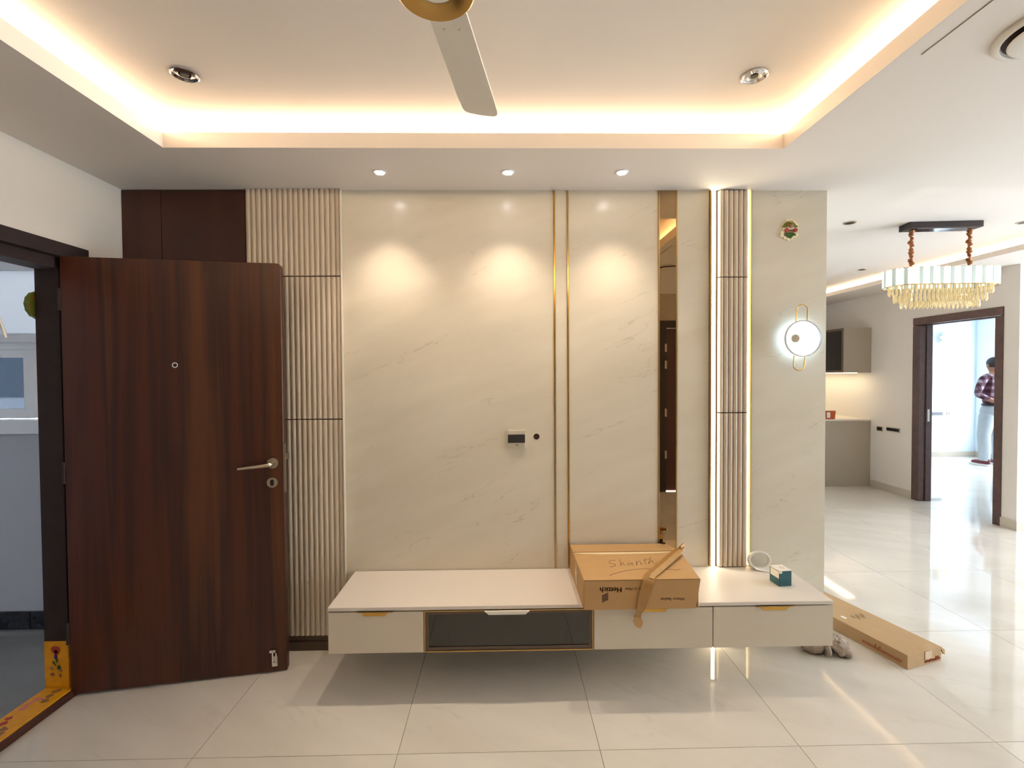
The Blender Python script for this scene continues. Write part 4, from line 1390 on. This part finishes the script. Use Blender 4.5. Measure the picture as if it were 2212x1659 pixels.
E_ = [('pelvis', 'waist'), ('waist', 'chest'), ('chest', 'collar'), ('collar', 'neck'), ('neck', 'head'), ('head', 'crown'), ('collar', 'shl'), ('shl', 'ell'), ('ell', 'wrl'), ('wrl', 'hal'), ('collar', 'shr'), ('shr', 'elr'), ('elr', 'wrr'), ('wrr', 'har'),
      ('pelvis', 'hil'), ('hil', 'knl'), ('knl', 'anl'), ('anl', 'tol'), ('pelvis', 'hir'), ('hir', 'knr'), ('knr', 'anr'), ('anr', 'tor')]
RD = dict(pelvis=(.13, .095), waist=(.12, .09), chest=(.14, .10), collar=(.09, .075), neck=.05, head=(.075, .09), crown=(.06, .07), shl=.055, ell=.042, wrl=.030, hal=(.036, .02), shr=.055, elr=.042, wrr=.030, har=(.036, .02), hil=.085, knl=.058, anl=.042, tol=.032, hir=.085, knr=.058, anr=.042, tor=.032)
body = skin_mesh('body', [J[k] for k in keys], [(keys.index(a), keys.index(b)) for a, b in E_], [RD[k] for k in keys], 'skin')


def garment(name, chain, edges, rad, m_, root=0):
    return skin_mesh(name, [J[k] if isinstance(k, str) else k for k in chain], edges, rad, m_, root)


garment('shirt', [(0, .0, .940), 'waist', 'chest', 'collar', (0, .005, 1.445), 'shl', 'ell', (-.20, -.14, 1.05), 'shr', 'elr', (.18, -.15, 1.05)],
        [(0, 1), (1, 2), (2, 3), (3, 4), (3, 5), (5, 6), (6, 7), (3, 8), (8, 9), (9, 10)],
        [(.178, .122), (.168, .114), (.178, .122), (.105, .09), .058, .060, .047, .038, .060, .047, .038], 'plaid')
bm = bmesh.new()
add_ball(bm, (PX, PY, .860), 1, (.194, .138, .155), 3)
for leg in ([(-.092, 0, .87), (-.108, .0, .78), (-.125, .012, .62), (-.140, .02, .49), (-.148, .005, .30), (-.155, -.005, .12), (-.155, -.004, .085)],
            [(.092, 0, .87), (.102, .0, .78), (.101, .02, .62), (.100, .03, .49), (.106, .03, .30), (.11, .03, .12), (.11, .03, .085)]):
    add_tube(bm, [(PX + x, PY + y, z) for x, y, z in leg], [.080, .102, .090, .080, .074, .070, .069], 20)
obj('trousers', bm, 'trousers', per, smooth=60)
obj('belt', lathe([(.172, .951), (.175, .953), (.175, .978), (.172, .980)], T(PX, PY, 0) @ Matrix.Diagonal((1.0, .70, 1, 1)), 32), 'belt', per, smooth=60)
bm = bmesh.new()
add_ball(bm, (PX, PY + .012, 1.620), .100, (.86, .98, .98), 3)
for v in bm.verts:
    if v.co.z < 1.56:
        v.co.z = 1.56 + (v.co.z - 1.56) * .55
obj('hair', bm, 'hair', per, smooth=60)
bm = bmesh.new()
for s in (-1, 1):
    add_ball(bm, (PX + s * .083, PY + .03, 1.575), .026, (.4, .8, 1.2), 2)
obj('ears', bm, 'skin', per, smooth=60)
for s, (ax, ay), (tx, ty) in ((-1, (-.155, -.02), (-.18, .14)), (1, (.11, .02), (.135, .18))):
    a = math.atan2(ty - ay, tx - ax)
    SM = T(PX + ax, PY + ay, 0) @ RZ(a)
    sole = [(-.075, -.030), (-.055, -.042), (.05, -.042), (.15, -.050), (.205, -.030), (.215, 0), (.205, .030), (.15, .050), (.05, .042), (-.055, .042), (-.075, .030)]
    so = obj('shoe', prism(sole, .001, .030, SM, 'xy'), 'sole', per, bev=.004)
    bm = bmesh.new()
    add_ball(bm, (0, 0, 0), 1, (.13, .043, .045), 3)
    for v in bm.verts:
        k = .055 * max(0, 1 - (v.co.x + .13) / .16)
        v.co = SM @ Vector((v.co.x + .065, v.co.y, max(.028, v.co.z + .045 + (k if v.co.z > 0 else 0))))
    obj('shoe_upper', bm, 'shoe', so, smooth=60)


def finger_set(hx, hy, hz, s, nm):
    bm = bmesh.new()
    add_ball(bm, (PX + hx, PY + hy, hz), .036, (1.1, .45, .95), 2)
    for k in range(4):
        z = hz + .026 - k * .018
        ln = (.062, .072, .068, .054)[k]
        p = [Vector((PX + hx + s * .025, PY + hy - .004, z)), Vector((PX + hx + s * (.03 + ln * .45), PY + hy - .014, z - .003)), Vector((PX + hx + s * (.03 + ln * .8), PY + hy - .010, z - .008)), Vector((PX + hx + s * (.03 + ln), PY + hy, z - .010))]
        add_tube(bm, p, [.0095, .009, .0082, .006], 8)
    add_tube(bm, [Vector((PX + hx - s * .008, PY + hy - .008, hz + .026)), Vector((PX + hx + s * .012, PY + hy - .018, hz + .052)), Vector((PX + hx + s * .034, PY + hy - .018, hz + .062))], [.011, .0095, .007], 8)
    obj(nm, bm, 'skin', per, smooth=70)


finger_set(-.035, -.195, .985, 1, 'hand')
finger_set(.035, -.215, .985, -1, 'hand')
obj('held_paper', B((PX - .155, PX - .035, PY - .248, PY - .238, .965, 1.035)), 'phone', None, 'folded pale paper held behind the back of the person', 'paper', bev=.003)
